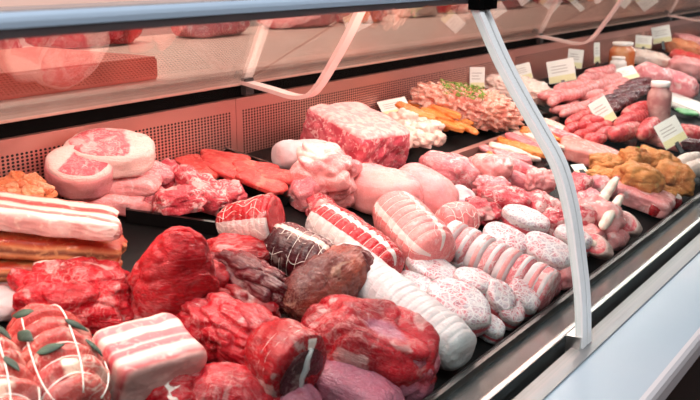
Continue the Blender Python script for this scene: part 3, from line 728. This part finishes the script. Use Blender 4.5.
roll('pork_roll', 'long white fat wrapped roll running to the front lip', 'pork roll', (338, 258), (466, 356), 25, 'fat_white', base=2, e0=6, e1=6, rings=20, groove=.035, gw=.14, amp=.05, nu=190, nv=80, net=22, lines=8, netr=.0004, shape=2.2)

# striped medallions: slices of one bacon wrapped roll standing in a row
N = 8
for i in range(N):
    t = i / (N - 1); c = (452 + 96 * t, 244 + 48 * t)
    o, (D, H), u = puck('pork_medallion', '', 'pork medallion', c, 47, 17, 0, 'fat_white' if i % 2 == 0 else 'pork', base=1, e0=5, e1=5, amp=.04, nu=30, nv=48, group='striped medallions in a row')
    a, b = bed(452, 244, .03), bed(548, 292, .03); ax = (b - a).normalized()
    z = (NRM - ax * NRM.dot(ax)).normalized(); y = z.cross(ax)
    p = bed(c[0], c[1], D / 2 + .001)
    rot = Matrix((y, z, ax)).transposed().to_4x4()
    o.matrix_world = Matrix.Translation(p - ax * (H / 2)) @ rot
    o['label'] = ('white fat' if i % 2 == 0 else 'pink meat') + ' medallion, ' + ['first from the netted pink roast', 'second from the netted pink roast', 'third from the netted pink roast', 'fourth from the netted pink roast', 'fourth from the front lip', 'third from the front lip', 'second from the front lip', 'nearest to the front lip'][i] + ' in the striped row'
    bd = lathe_mesh('bacon_wrap', H * .55, D / 2 * 1.006, D / 2 * 1.006, M['fat_white' if i % 2 else 'pork_pale'], e0=8, e1=8, nu=14, nv=48, amp=.04, seed=_seed[0])
    bd.transform(Matrix(((0, 1, 0, 0), (0, 0, 1, 0), (1, 0, 0, 0), (0, 0, 0, 1)))); bd.transform(Matrix.Translation((0, 0, H * .62)))
    part('bacon_wrap', bd, o, 'bacon strip round the medallion')

# crepinettes wrapped in lacy fat
def patty(label, c, D, H, ang, oval=.68, base=0, tilt=(12, 0)):
    D *= 1.1; H *= 1.3; tilt = (tilt[0] * .5, tilt[1] * .7)
    o, _, _ = puck('crepinette', label, 'crepinette', c, D, H, ang, 'caul', base=base, tilt=tilt, oval=oval, e0=6, e1=5, amp=.08, freq=1.2, nu=40, nv=60, group='lacy fat wrapped patties',
         fat=lambda X, Rr, T: np.exp(-((X - .42) / .16) ** 2) * .8 * (Rr > .75), memb=lambda X, Rr, T: np.exp(-((X + .12) / .24) ** 2) * .85 * (Rr > .75))
    return o
patty('long crepinette behind the front pair, touching the pink netted roast', (431, 272), 54, 18, -40, .66, 6)
patty('crepinette next to the striped medallions, behind the middle of the pile', (466, 265), 46, 16, -34, .64, 3)
patty('crepinette lying against the long white roll', (414, 290), 46, 18, -46, .70, 1)
patty('small crepinette on top in the middle of the front pile', (474, 283), 38, 15, -25, .74, 17, (16, 0))
patty('largest crepinette, with thick pink edge, at the front of the pile', (457, 307), 62, 24, -38, .78, 9, (24, 8))
patty('round crepinette to the right of the largest one', (498, 300), 35, 20, -60, .76, 9, (10, 34))
patty('crepinette low at the front beside the round one', (508, 315), 32, 18, -60, .8, 1, (8, 34))
patty('crepinette at the front end of the striped medallions', (526, 305), 36, 20, -60, .8, 1, (8, 30))
patty('lowest crepinette tucked under the largest one by the front lip', (489, 329), 32, 16, -45, .7, 0, (20, 10))
patty('crepinette of the upper pile leaning on the medallions', (505, 243), 46, 19, -40, .74, 9, (24, 6))
patty('crepinette at the back of the upper pile', (525, 222), 46, 17, -30, .66, 6)
patty('crepinette of the upper pile beside the glass joint', (546, 254), 48, 20, -36, .76, 11, (24, 8))
patty('crepinette just behind the glass joint on the upper pile', (572, 240), 36, 16, -30, .7, 6)
lump('pork_piece', 'pink pork piece at the front lip below the upper patties', 'pork', (546, 284), (36, 26, 24), 40, 'pork', amp=.15, crease=.15)
lump('pork_piece', 'pink pork piece squeezed between the front lip and the glass joint', 'pork', (566, 274), (36, 28, 26), 40, 'pork_pale', amp=.15, crease=.15)

# ------------------------------------------------------------------ rear left: ham slices, ribs, marinated slices
tray('meat_tray', 'black tray under the red pork strips beside the ham hocks', [(98, 216), (190, 229), (246, 199), (154, 185)], h=.026)
o, (D, H), u = puck('ham_slice', 'thick ham slice with skin rim, behind the larger-faced front slice', 'ham', (109, 152), 80, 26, 8, 'rose_cut', base=38, tilt=(8, -8), oval=.72, e0=5, e1=5, amp=.06, nu=40, nv=70,
    fat=lambda X, Rr, T: np.maximum(sm(Rr, .84, .93), sm(Rr * np.cos(T) + .2 * Rr * np.sin(T), .05, .5) * .62))
o, (D, H), u = puck('ham_slice', 'front ham slice, a drum with pale skin and pink face up', 'ham', (80, 172), 62, 34, 0, 'rose_cut', base=23, tilt=(20, -4), oval=.80, e0=6, e1=6, amp=.05, nu=40, nv=70,
    fat=lambda X, Rr, T: np.maximum(sm(Rr, .82, .9), sm(-Rr * np.cos(T) + .25 * Rr * np.sin(T), .0, .4) * .66) * (X > .5))
sk = lathe_mesh('skin', H * .86, D / 2 * 1.02, D / 2 * .80 * 1.02, M['ham_skin'], e0=9, e1=9, nu=24, nv=70, amp=.05, seed=_seed[0]); sk.transform(Matrix(((0, 1, 0, 0), (0, 0, 1, 0), (1, 0, 0, 0), (0, 0, 0, 1)))); sk.transform(Matrix.Translation((0, 0, H * .47)))
part('skin', sk, o, 'smooth salmon pink skin')
lump('pork_piece', 'pale pork slab lying beside the front ham slice', 'pork', (116, 178), (84, 46, 22), 14, 'pork_pale', k=3.5, amp=.14, crease=.15, base=20)
lump('pork_piece', 'pale marbled pork slab in front of the ham slices above the bacon', 'pork', (112, 198), (80, 38, 24), 14, 'pork_pale', k=3.2, amp=.16, crease=.2, base=4)
lump('pork_piece', 'pinkish pork slab by the back panel right of the ham slices', 'pork', (150, 172), (46, 32, 16), 24, 'pork', k=3, amp=.15, base=18)
lump('pork_piece', 'white and pink pork end in the black tray', 'pork', (146, 196), (48, 34, 26), 20, 'pork', k=3, amp=.18, crease=.2, base=4)
for i, (c, s, a, lab) in enumerate([((176, 178), (44, 26, 20), 40, 'red pork piece at the back of the black tray by the ham'), ((198, 184), (46, 28, 22), -20, 'red pork piece crossing the middle of the tray by the ham'),
        ((180, 199), (50, 28, 24), 26, 'red pork piece at the front of the tray by the ham'), ((208, 198), (46, 28, 24), 20, 'marbled red pork piece at the front edge of the tray by the ham'),
        ((226, 193), (34, 28, 22), 44, 'red pork piece at the tray end nearest the marinated slices'), ((162, 172), (36, 20, 16), 50, 'narrow red piece by the perforated panel')]):
    lump('pork_strip', lab, 'pork piece', c, s, a, 'pork_red', k=4.5, amp=.2, crease=.2, sub=5, base=7 + 3 * (i % 3), group='red pork pieces in the black tray', tilt=(rnd.uniform(-12, 12), rnd.uniform(-14, 14)))
tray('meat_tray', 'black tray of orange red marinated slices under the perforated panel', [(174, 165), (264, 197), (300, 180), (214, 151)], h=.022)
for i, (c, s, a, lab) in enumerate([((200, 166), (50, 36, 7), -36, 'marinated slice at the near end of its tray'), ((226, 160), (52, 36, 7), 8, 'marinated slice along the back of its tray'),
        ((232, 172), (46, 30, 7), -24, 'marinated slice in the middle of its tray'), ((258, 170), (50, 36, 7), 14, 'marinated slice on the far side of its tray'),
        ((262, 182), (50, 32, 8), -24, 'marinated slice at the front corner of its tray'), ((278, 176), (40, 28, 7), 20, 'marinated slice at the far corner of its tray')]):
    lump('marinated_slice', lab, 'marinated meat', c, s, a, 'marinade', k=4, amp=.10, base=9 + 1.6 * i, flat=.9, group='marinated slices')
for i, (x, y) in enumerate([(6, 180), (20, 178), (34, 180), (12, 186), (27, 185), (42, 187), (4, 193), (18, 192), (33, 192), (46, 195), (24, 199), (40, 200), (8, 200)]):
    lump('seasoned_piece', ['orange seasoned piece in the back rows beside the perforated panel', 'orange seasoned piece lying right behind the bacon stack'][i > 5], 'seasoned meat', (x, y), (20, 15, 7), rnd.uniform(-50, 50), 'seasoned', k=3.5, amp=.2, base=32 + 3 * (i % 3), tilt=(rnd.uniform(-18, 24), rnd.uniform(-20, 20)), sub=4, group='orange seasoned pieces by the bacon, ' + ('back rows' if i < 6 else 'front rows'))

# ------------------------------------------------------------------ rear middle
roll('fat_roll', 'short white fat wrapped roll behind the pale pork shoulder', 'pork roll', (276, 156), (330, 154), 15, 'fat_white', base=8, e0=5, e1=4, amp=.06, rings=5, groove=.03)
lump('pork_shoulder', 'pale pork shoulder with a ragged cut side in front of the marbled block', 'pork', (326, 172), (66, 56, 52), -28, 'pork_pale', k=3.2, amp=.2, crease=.3, sub=6, base=4, fibre=.03, ffreq=3, fat=lambda p: sm(p[:, 2] - p[:, 0] * .7, .5, 1.0) * .55, memb=lambda p: 0 * p[:, 0])
lump('pork_piece', 'small ragged pink piece under the pale shoulder', 'pork', (306, 192), (30, 30, 34), 60, 'pork', amp=.22, crease=.3)
lump('pork_piece', 'reddish trimming between the shoulder and the bright netted roast', 'pork', (320, 206), (34, 26, 24), -40, 'pork_red', amp=.2, crease=.2)
lump('marbled_block', 'large square block of deep pink marbled meat by the back panel', 'meat', (356, 137), (80, 74, 44), -44, 'block', k=9, amp=.05, freq=3, sub=6, flat=.97, base=8, fat=lambda p: sm(p[:, 2], .72, .9))
lump('ham', 'long smooth pale ham in front of the marbled block', 'ham', (380, 188), (92, 54, 44), -12, 'ham_skin', k=2.5, amp=.07, sub=5, bend=.1, taper=-.1)
lump('ham', 'round smooth pink ham beside the long pale one', 'ham', (426, 192), (70, 48, 46), -34, 'ham_skin', k=2.5, amp=.05, sub=5, taper=.1)
lump('pork_piece', 'marbled pink piece with a red end above the round ham', 'pork', (449, 170), (60, 36, 32), -8, 'pork', k=2.6, amp=.12, crease=.1, sub=5, base=2)
lump('pork_joint', 'pale joint narrowing to a point beside the divider strip', 'pork', (488, 166), (52, 34, 32), -52, 'pork_pale', k=2.4, amp=.12, crease=.15, sub=5, taper=-.35, base=3)
lump('pork_joint', 'upper pale pink shank pointing at the glass joint', 'pork', (520, 168), (60, 18, 18), -8, 'pork', amp=.12, taper=.3, base=6)
lump('pork_joint', 'lower pale pink shank under its twin', 'pork', (512, 178), (62, 20, 20), -4, 'pork', amp=.12, taper=.25, base=2)
puck('bone_slice', 'grey white slice with a bone ring between the two hams and the chops', 'pork', (460, 198), 34, 12, 10, 'fat_white', base=10, tilt=(30, 0), oval=.8, e0=4, e1=4, amp=.08, memb=lambda X, Rr, T: np.exp(-((Rr - .55) / .2) ** 2) * (X > .5) * .6)
roll('netted_roast', 'small round pink netted roast below the round ham', 'roast', (440, 222), (474, 220), 19, 'netted_pink', base=1, e0=2.6, e1=2.6, rings=6, groove=.05, amp=.07, net=6, lines=9, netr=.0007)
for c, s, a, mt, lab in [((508, 200), (62, 40, 26), -10, 'pork_red', 'red marbled chop in the middle between the shanks and the upper patties'),
        ((540, 206), (44, 36, 28), 40, 'pork_red', 'red marbled chop right behind the glass joint'), ((494, 188), (40, 30, 22), 20, 'pork', 'pink piece touching the lower shank'),
        ((482, 210), (40, 28, 22), -30, 'pork_red', 'red marbled piece beside the small netted roast'), ((540, 180), (34, 26, 24), 30, 'pork_pale', 'pale knobbly piece left of the glass joint'),
        ((556, 222), (34, 28, 26), 30, 'pork_red', 'red piece behind the glass joint above the patties')]:
    lump('pork_chop', lab, 'pork', c, s, a, mt, k=3, amp=.2, crease=.25, sub=5, base=5)

# ------------------------------------------------------------------ right: ribs, bones, shanks
def rib_bone(label, a, b, r, base=0):
    u = scale_at(*a); A, B = bed(a[0], a[1], (base + r) * u), bed(b[0], b[1], (base + r) * u)
    x = (B - A); L = x.length; x.normalize(); z = (NRM - x * NRM.dot(x)).normalized(); y = z.cross(x)
    mw = Matrix.Translation((A + B) / 2) @ Matrix((x, y, z)).transposed().to_4x4()
    o = link('rib_bone', lathe_mesh('rib_bone', L, r * u, r * u * .8, M['bone'], e0=4, e1=4, nu=40, nv=24, amp=.12, taper=.12), None, mw)
    tag(o, label, 'bone')
    kn = lathe_mesh('marrow_end', L * .02, r * u * .72, r * u * .55, M['rose_cut'], nu=8, nv=20, amp=.05); kn.transform(Matrix.Translation((L / 2 - L * .002, 0, 0))); part('marrow_end', kn, o, 'red marrow end')
    return o
for c, s, a, mt, lab in [((578, 186), (40, 26, 26), 60, 'pork_red', 'red rib piece just beyond the glass joint'), ((588, 204), (42, 28, 30), 50, 'pork', 'pink rib piece beside the upright bones'),
        ((580, 222), (40, 30, 34), 40, 'pork_red', 'red rib piece below the pink one beyond the glass joint'), ((598, 186), (36, 24, 22), 20, 'pork', 'pale rib piece in front of the smooth meat loaf'),
        ((600, 216), (46, 34, 36), -40, 'pork_pale', 'pale rib piece between the two cut shanks')]:
    lump('pork_rib', lab, 'pork ribs', c, s, a, mt, k=2.8, amp=.22, crease=.25, base=4)
rib_bone('upper slanting bone on the ribs', (597, 207), (617, 178), 5, 26)
rib_bone('lower slanting bone on the ribs', (602, 228), (621, 196), 5, 28)
lump('rib_rack', 'smooth pale rack of ribs beside the golden cutlets', 'pork ribs', (644, 197), (62, 44, 18), -26, 'pork_pale', k=6, amp=.08, fibre=.04, ffreq=3, sub=5, base=3)
for i, (x, y) in enumerate([(655, 208), (665, 205), (674, 200)]):
    lump('rib_end', ['round red rib end nearest the cut shank', 'round red rib end in the middle of the rack', 'round red rib end nearest the golden cutlets'][i], 'pork ribs', (x, y), (15, 17, 15), 0, 'beef', base=3, amp=.1, k=2.6, fat=lambda p: sm(p[:, 2], .6, .8))
def shank(label, c, D, ang, tilt, base=2):
    o, (d, h), u = puck('pork_shank', label, 'pork shank', c, D, 26, ang, 'rose_cut', base=base, tilt=tilt, oval=.62, e0=4, e1=6, amp=.06, nu=36, nv=56, fat=lambda X, Rr, T: np.maximum((X < .8) * 1.0, sm(Rr, .8, .9)))
    bn = lathe_mesh('bone', h * .1, d * .12, d * .1, M['bone'], nu=10, nv=20, amp=.08); bn.transform(Matrix(((0, 1, 0, 0), (0, 0, 1, 0), (1, 0, 0, 0), (0, 0, 0, 1)))); bn.transform(Matrix.Translation((0, 0, h))); part('bone', bn, o, 'white bone in the cut')
shank('cut pork shank with an oval red face beside the rack of ribs', (626, 225), 36, -38, (62, 0))
shank('cut pork shank with an oval red face at the front lip by the glass joint', (598, 247), 34, -44, (62, 0))
lump('pork_piece', 'pale fatty piece behind the front cut shank', 'pork', (586, 238), (36, 30, 30), 40, 'pork_pale', amp=.16, crease=.15)
lump('fat_trimming', 'pale trimming under the cut shank of the rib rack', 'meat', (616, 238), (34, 22, 20), 50, 'pork_pale', amp=.15)

# golden cutlets on a tray
tray('meat_tray', 'dark tray under the golden breaded cutlets', [(592, 192), (660, 206), (700, 180), (626, 164)], h=.012)
for i, (c, s, a, lab) in enumerate([((608, 164), (42, 26, 20), 22, 'golden breaded cutlet at the back left of its pile'), ((634, 158), (28, 24, 22), 30, 'golden breaded cutlet at the top of its pile'),
        ((658, 160), (44, 30, 22), 8, 'golden breaded cutlet at the back right of its pile'), ((640, 177), (46, 34, 24), -16, 'golden breaded cutlet in the middle of its pile'),
        ((678, 178), (40, 30, 28), -30, 'golden breaded cutlet at the far right of its pile'), ((663, 192), (32, 22, 16), -24, 'golden breaded cutlet at the front of its pile'),
        ((600, 174), (28, 20, 14), 30, 'golden breaded cutlet nearest the rib bones'), ((618, 177), (34, 22, 16), 20, 'golden breaded cutlet behind the upper rib bone')]):
    lump('breaded_cutlet', lab, 'breaded cutlet', c, s, a, 'breaded', k=2.8, amp=.22, crease=.22, freq=1.4, base=6 + (8 if i in (1, 3) else 0), sub=5, group='golden breaded cutlets')
card('small white card lying among the ribs before the meat loaf', (582, 172), 14, 11, 20, 60, 22)
lump('meat_loaf', 'smooth greyish pink slab in front of the red sausages', 'meat loaf', (590, 153), (62, 44, 16), -14, 'pate_slab', k=5, amp=.04, sub=5, base=3)
roll('white_sausage', 'white sausage beside the golden cutlets', 'sausage', (678, 163), (702, 158), 8, 'sausage_white', base=8, e0=2.5, e1=2.5, amp=.04)
roll('white_sausage', 'greyish sausage below the white one beside the golden cutlets', 'sausage', (684, 172), (712, 164), 9, 'sausage_white', base=4, e0=2.5, e1=2.5, amp=.04)

# pale flat strips behind the divider
tray('meat_tray', 'black tray of pale flat strips beyond the divider strip', [(496, 156), (542, 176), (574, 146), (532, 131)], h=.014)
for i in range(16):
    c = (500 + 4.0 * i, 157 - 1.9 * i + (5 if i % 2 else -4))
    lump('flat_strip', ['pale pink', 'orange', 'white'][i % 3] + ' flat slice in the tray beyond the divider', 'meat slice', c, (40, 17, 6), -20 + rnd.uniform(-25, 25), ['pork', 'orange_strip', 'white_bit'][i % 3], k=4, amp=.2, base=5 + (i % 4) * 2, sub=4, group='flat slices, ' + ['pink', 'orange', 'white'][i % 3])

# ------------------------------------------------------------------ rear trays: white pieces, orange strips, mince
tray('meat_tray', 'long black tray of white pieces, orange strips and mince by the back panel', [(384, 141), (405, 157), (528, 114), (496, 101)], h=.028)
k = 0
for x, y in [(396, 120), (408, 117), (420, 120), (394, 130), (408, 128), (421, 129), (432, 127), (410, 139), (424, 139), (436, 137), (402, 136), (416, 134)]:
    lump('white_piece', 'white diced piece in the long black tray before the orange strips', 'diced meat', (x, y), (21, 17, 14), rnd.uniform(-60, 60), 'white_bit', k=3, amp=.32, crease=.2, base=8 + rnd.uniform(0, 9), sub=4, group='white diced pieces')
for i, (x, y) in enumerate([(414, 104), (424, 108), (436, 115), (420, 115), (434, 122), (448, 125), (430, 103), (444, 111), (456, 119), (462, 126), (410, 110)]):
    lump('orange_strip', 'orange strip lying between the white pieces and the mince', 'meat strip', (x, y), (34, 13, 7), -24 + rnd.uniform(-16, 16), 'orange_strip', k=3.5, amp=.2, base=9 + 3 * (i % 4), tilt=(rnd.uniform(-15, 15), rnd.uniform(-8, 8)), sub=4, group='orange strips')
mo, _, _ = lump('mince_heap', 'coarse pink mince heaped in the long black tray', 'minced meat', (468, 104), (104, 42, 36), 8, 'mince', k=2.4, amp=.22, freq=6, sub=6, base=6)
mo['kind'] = 'stuff'
hv = [mo.matrix_world @ Vector(v.co) for v in mo.data.vertices]
axm = (mo.matrix_world.to_3x3() @ Vector((1, 0, 0))).normalized(); cm = sum(hv, Vector()) / len(hv); topz = max((p - cm).dot(NRM) for p in hv)
cand = [p for p in hv if (p - cm).dot(NRM) > topz * .62 and -.085 < (p - cm).dot(axm) < .03]
hm = MB()
for p in rnd.sample(cand, min(420, len(cand))):
    R3 = Matrix.Rotation(rnd.uniform(0, 6.3), 4, 'Z') @ Matrix.Rotation(rnd.uniform(-.9, .9), 4, 'X') @ Matrix.Rotation(rnd.uniform(-.9, .9), 4, 'Y')
    hm.obox(Matrix.Translation(p - cm + NRM * .0015) @ R3, rnd.uniform(.004, .010), rnd.uniform(.002, .005), .0008)
ho = link('chopped_herbs', hm.mesh('chopped_herbs', M['herb']), None, Matrix.Translation(cm)); tag(ho, 'chopped green herbs on top of the mince', 'herbs')
ho['kind'] = 'stuff'
tray('meat_tray', 'black tray under the pale heap beyond the mince', [(486, 92), (506, 104), (570, 84), (550, 76)], h=.020)
lump('pale_heap', 'heap of pale diced meat in the tray beyond the mince', 'diced meat', (520, 88), (70, 40, 22), 10, 'white_bit', k=2.5, amp=.22, freq=5, sub=5, base=5)

# cards
card('white price card leaning on the white pieces by the back panel', (391, 111), 30, 20, 10, 50, 14, -12)
card('upright price card behind the mince', (477, 90), 15, 22, 0, 8, 10, 0)
card('price card left of the pale heap by the glass joint', (524, 80), 18, 16, -10, 15, 14, -16)
card('large price card standing among the pink sausages', (563, 82), 26, 22, -14, 15, 14, -12)
card('tall price card behind the large one', (574, 68), 15, 18, 0, 8, 14, 6)
card('slim price card turned edgewise beyond the pink sausages', (597, 63), 8, 20, 30, 6, 10, 0)
card('tilted price card on the red sausages', (609, 123), 20, 26, 8, 18, 14, -28)
card('tilted price card on the red packets beside the golden cutlets', (677, 144), 26, 26, 8, 20, 16, -26)
card('wide card with a dark edge among the far sausages', (627, 80), 30, 15, 10, 45, 14, -14)
card('price card at the far end beside the jar of orange relish', (643, 48), 16, 12, 0, 12, 12, 4)
card('price card beyond the orange relish jar', (655, 40), 18, 16, 0, 12, 12, -10)

# ------------------------------------------------------------------ far right: sausages, jars, packets
tray('meat_tray', 'dark tray of pink sausages far along the counter', [(546, 100), (582, 116), (632, 86), (594, 72)], h=.016)
ci = 0
for row in range(4):
    for j in range(5):
        x, y = 554 + 12 * j + row * 6, 94 - 5.4 * j + row * 6.5
        roll('pink_sausage', 'pink sausage in the tray beside the large price card', 'sausage', (x - 13, y + rnd.uniform(-1, 5)), (x + 14, y - rnd.uniform(0, 8)), rnd.uniform(4.8, 6.2), 'sausage_pink', base=6 + (5 if row in (0, 1) else 0) + rnd.uniform(0, 3), e0=2.6, e1=2.6, amp=.06, bend=rnd.uniform(-.12, .12), nu=18, nv=20, group='pink sausages')
tray('meat_tray', 'dark tray of short red sausages before the dark ones', [(560, 128), (626, 150), (656, 124), (594, 104)], h=.014)
for i, (x, y) in enumerate([(574, 122), (584, 116), (594, 112), (572, 130), (584, 126), (596, 120), (582, 134), (594, 130), (604, 126), (592, 138), (604, 134), (588, 122), (600, 114), (598, 140)]):
    roll('red_sausage', 'short red sausage in the tray under the tilted price card', 'sausage', (x - 7, y + 2), (x + 7, y - 2 + rnd.uniform(-4, 4)), 5.5, 'sausage_red', base=6 + rnd.uniform(0, 5), e0=2.4, e1=2.4, amp=.06, nu=16, nv=20, group='short red sausages')
for i in range(10):
    x, y = 602 + 4.4 * i, 104 - 2.6 * i + (9 if i % 2 else 0)
    roll('dark_sausage', 'dark brown sausage between the pink and the red sausages', 'sausage', (x - 14, y + 3), (x + 14, y - 3), 5, 'sausage_dark', base=10, e0=2.6, e1=2.6, amp=.05, nu=18, nv=20, group='dark sausages')
for i, (a, b, r, lab) in enumerate([((610, 136), (640, 128), 9, 'thick reddish sausage right of the tilted price card'), ((616, 126), (646, 114), 8, 'thick reddish sausage behind the front thick one'), ((624, 116), (650, 106), 8, 'rearmost thick reddish sausage before the glass jar'), ((640, 136), (656, 122), 9, 'thick sausage end beside the glass jar')]):
    roll('thick_sausage', lab, 'sausage', a, b, r, 'sausage_red', base=6, e0=2.6, e1=2.6, amp=.06)
def jar(label, c, D, H, body, base=4):
    u = scale_at(*c); R = D * u / 2; h = H * u
    prf = [(0, 0), (.92, 0), (1, .06), (1, .62), (.95, .74), (.72, .84), (.72, .90)]
    n = 28; v = []; f = []
    for r, z in prf[1:]:
        for k in range(n): q = 2 * math.pi * k / n; v.append((r * R * math.cos(q), r * R * math.sin(q), z * h))
    for i in range(len(prf) - 2):
        for k in range(n): f.append((i * n + k, i * n + (k + 1) % n, i * n + n + (k + 1) % n, i * n + n + k))
    f += [tuple(range(n - 1, -1, -1)), tuple((len(prf) - 2) * n + k for k in range(n))]
    p = bed(c[0], c[1], base * u + h / 2); p.z -= h / 2
    o = link('jar', mesh('jar', v, f, M[body], True), None, Matrix.Translation(p)); tag(o, label, 'jar')
    lm = MB(); v2 = [(r * R * math.cos(2 * math.pi * k / n), r * R * math.sin(2 * math.pi * k / n), z * h) for r, z in ((.78, .88), (.80, .90), (.80, .985), (.76, 1.0)) for k in range(n)]
    f2 = [(i * n + k, i * n + (k + 1) % n, i * n + n + (k + 1) % n, i * n + n + k) for i in range(3) for k in range(n)] + [tuple(range(n - 1, -1, -1)), tuple(3 * n + k for k in range(n))]
    lm.add(v2, f2); part('lid', lm.mesh('lid', M['lid'], True), o, 'pale lid')
jar('jar of orange relish far along the back panel', (622, 56), 24, 26, 'glass_jar')
M['jar_pale'] = plain('jar_pale', '#d8a8a0', .12, h2='#b87a78', bs=60)
jar('jar with a white lid and pale contents beside the dark sausages', (659, 103), 22, 40, 'jar_pale')
jar('small white jar before the orange relish', (618, 66), 16, 18, 'lid')
for c, s, a, mt, lab in [((652, 78), (40, 30, 28), -10, 'pork', 'bumpy pink joint beyond the dark sausages'), ((672, 82), (52, 28, 24), -26, 'pork', 'long pink joint sloping down beside the glass jar'),
        ((690, 68), (40, 26, 20), 0, 'pork_pale', 'pale joint at the far right of the back row'), ((650, 58), (48, 26, 14), 12, 'white_bit', 'pale yellowish slab in the far back tray'),
        ((684, 48), (40, 26, 16), 0, 'seasoned', 'orange seasoned heap in the far back row'), ((690, 58), (40, 20, 12), -10, 'marinade', 'orange marinated slab in the far back row'),
        ((664, 34), (40, 24, 16), 0, 'pork_pale', 'distant pale joint beside the back panel'), ((690, 28), (34, 22, 12), 0, 'orange_strip', 'most distant orange heap along the back panel'),
        ((694, 132), (34, 22, 12), 20, 'sausage_red', 'bright red packet beside the tilted price card'), ((660, 140), (44, 24, 10), -20, 'pate_slab', 'flat pinkish brown piece under the tilted price card'),
        ((690, 144), (40, 20, 12), 10, 'beef_dark', 'dark red piece at the right end behind the white sausage')]:
    lump('far_piece', lab, 'meat', c, s, a, mt, k=2.8, amp=.16, crease=.1, base=1)
o = link('plastic_tray', bevel_box('plastic_tray', .16, .20, .02, M['lid'], .006), None, frame(686, 104, .012, .004, 54.8))
tag(o, 'pale grey tray lying beside the glass jar with the white lid', 'tray')
for i, (x, y, s) in enumerate([(688, 112, 26), (640, 150, 20), (596, 158, 12)]):
    lf, _, _ = lump('lettuce_leaf', ['green leaf on the pale grey tray', 'dark green leaf tuck behind the golden cutlets', 'green leaf between meat loaf and cutlets'][i], 'leaf', (x, y), (s, s * .6, 4), 20, 'green_card' if i == 0 else 'herb', k=3, amp=.25, base=4, sub=3)

# ------------------------------------------------------------------ keep every piece inside the bed: off the back panel, off the front lip, on the deck
bpy.context.view_layer.update()
for o in list(COL.objects):
    if o.parent is not None or o is case or o.get('kind') == 'structure' or o.type != 'MESH': continue
    P = []
    for q in [o] + list(o.children): P += [q.matrix_world @ Vector(v.co) for v in q.data.vertices]
    ys = [p.y for p in P]
    if min(ys) > 1.25: continue
    dy = 0.0
    if max(ys) > BY1 - .0015: dy = BY1 - .0015 - max(ys)
    else:
        front = [p.y for p in P if p.z < EYE - .545]
        if front and min(front) < .5435: dy = .5435 - min(front)
    low = min(p.z - bedz(p.y) for p in P)
    o.location.y += dy; o.location.z += dy * SLOPE + (max(0, .0012 - low) if low < .0012 else 0)

# ------------------------------------------------------------------ lights, camera
def area(name, loc, rot, sx, sy, power, col):
    l = bpy.data.lights.new(name, 'AREA'); l.shape = 'RECTANGLE'; l.size = sx; l.size_y = sy; l.energy = power; l.color = col
    o = bpy.data.objects.new(name, l); o.location = loc; o.rotation_euler = rot; COL.objects.link(o); return o
area('canopy_lamp', (3.0, .79, E_(-.066)), (math.radians(4), 0, 0), 7.2, .035, 19, (1, .90, .87))
area('meat_lamp', (.8, .90, E_(-.072)), (math.radians(12), 0, 0), 3.0, .03, 6.5, (1, .44, .36))
area('shop_light', (.1, -.3, 3.1), (0, 0, 0), 2.2, 1.0, 50, (.93, .97, 1))
area('joint_fill_light', (1.2, -3.1, 3.1), (math.radians(25), 0, 0), 3.5, .8, 35, (.94, .97, 1))  # added fill to whiten the frosted glass joint, not a known shop lamp
area('service_light', (2.5, 2.2, 3.0), (0, 0, 0), 6, 1.0, 120, (1, .84, .78))
w = bpy.data.worlds.new('shop'); SC.world = w; w.use_nodes = True
w.node_tree.nodes['Background'].inputs[0].default_value = (.92, .95, 1, 1); w.node_tree.nodes['Background'].inputs[1].default_value = .14
cam = bpy.data.cameras.new('camera'); co = bpy.data.objects.new('camera', cam); COL.objects.link(co)
cam.sensor_width = 36; cam.lens = 36 * F / 700; cam.clip_start = .02
co.matrix_world = Matrix.Translation((0, 0, EYE)) @ Matrix((RGT, UPV, -FWD)).transposed().to_4x4()
cam.dof.use_dof = True; cam.dof.focus_distance = 1.55; cam.dof.aperture_fstop = 8.5
SC.camera = co
SC.view_settings.view_transform = 'Standard'; SC.view_settings.look = 'None'; SC.view_settings.exposure = 0.22; SC.view_settings.gamma = 1
SC.cycles.use_denoising = True
SC.cycles.max_bounces = 8; SC.cycles.transparent_max_bounces = 12
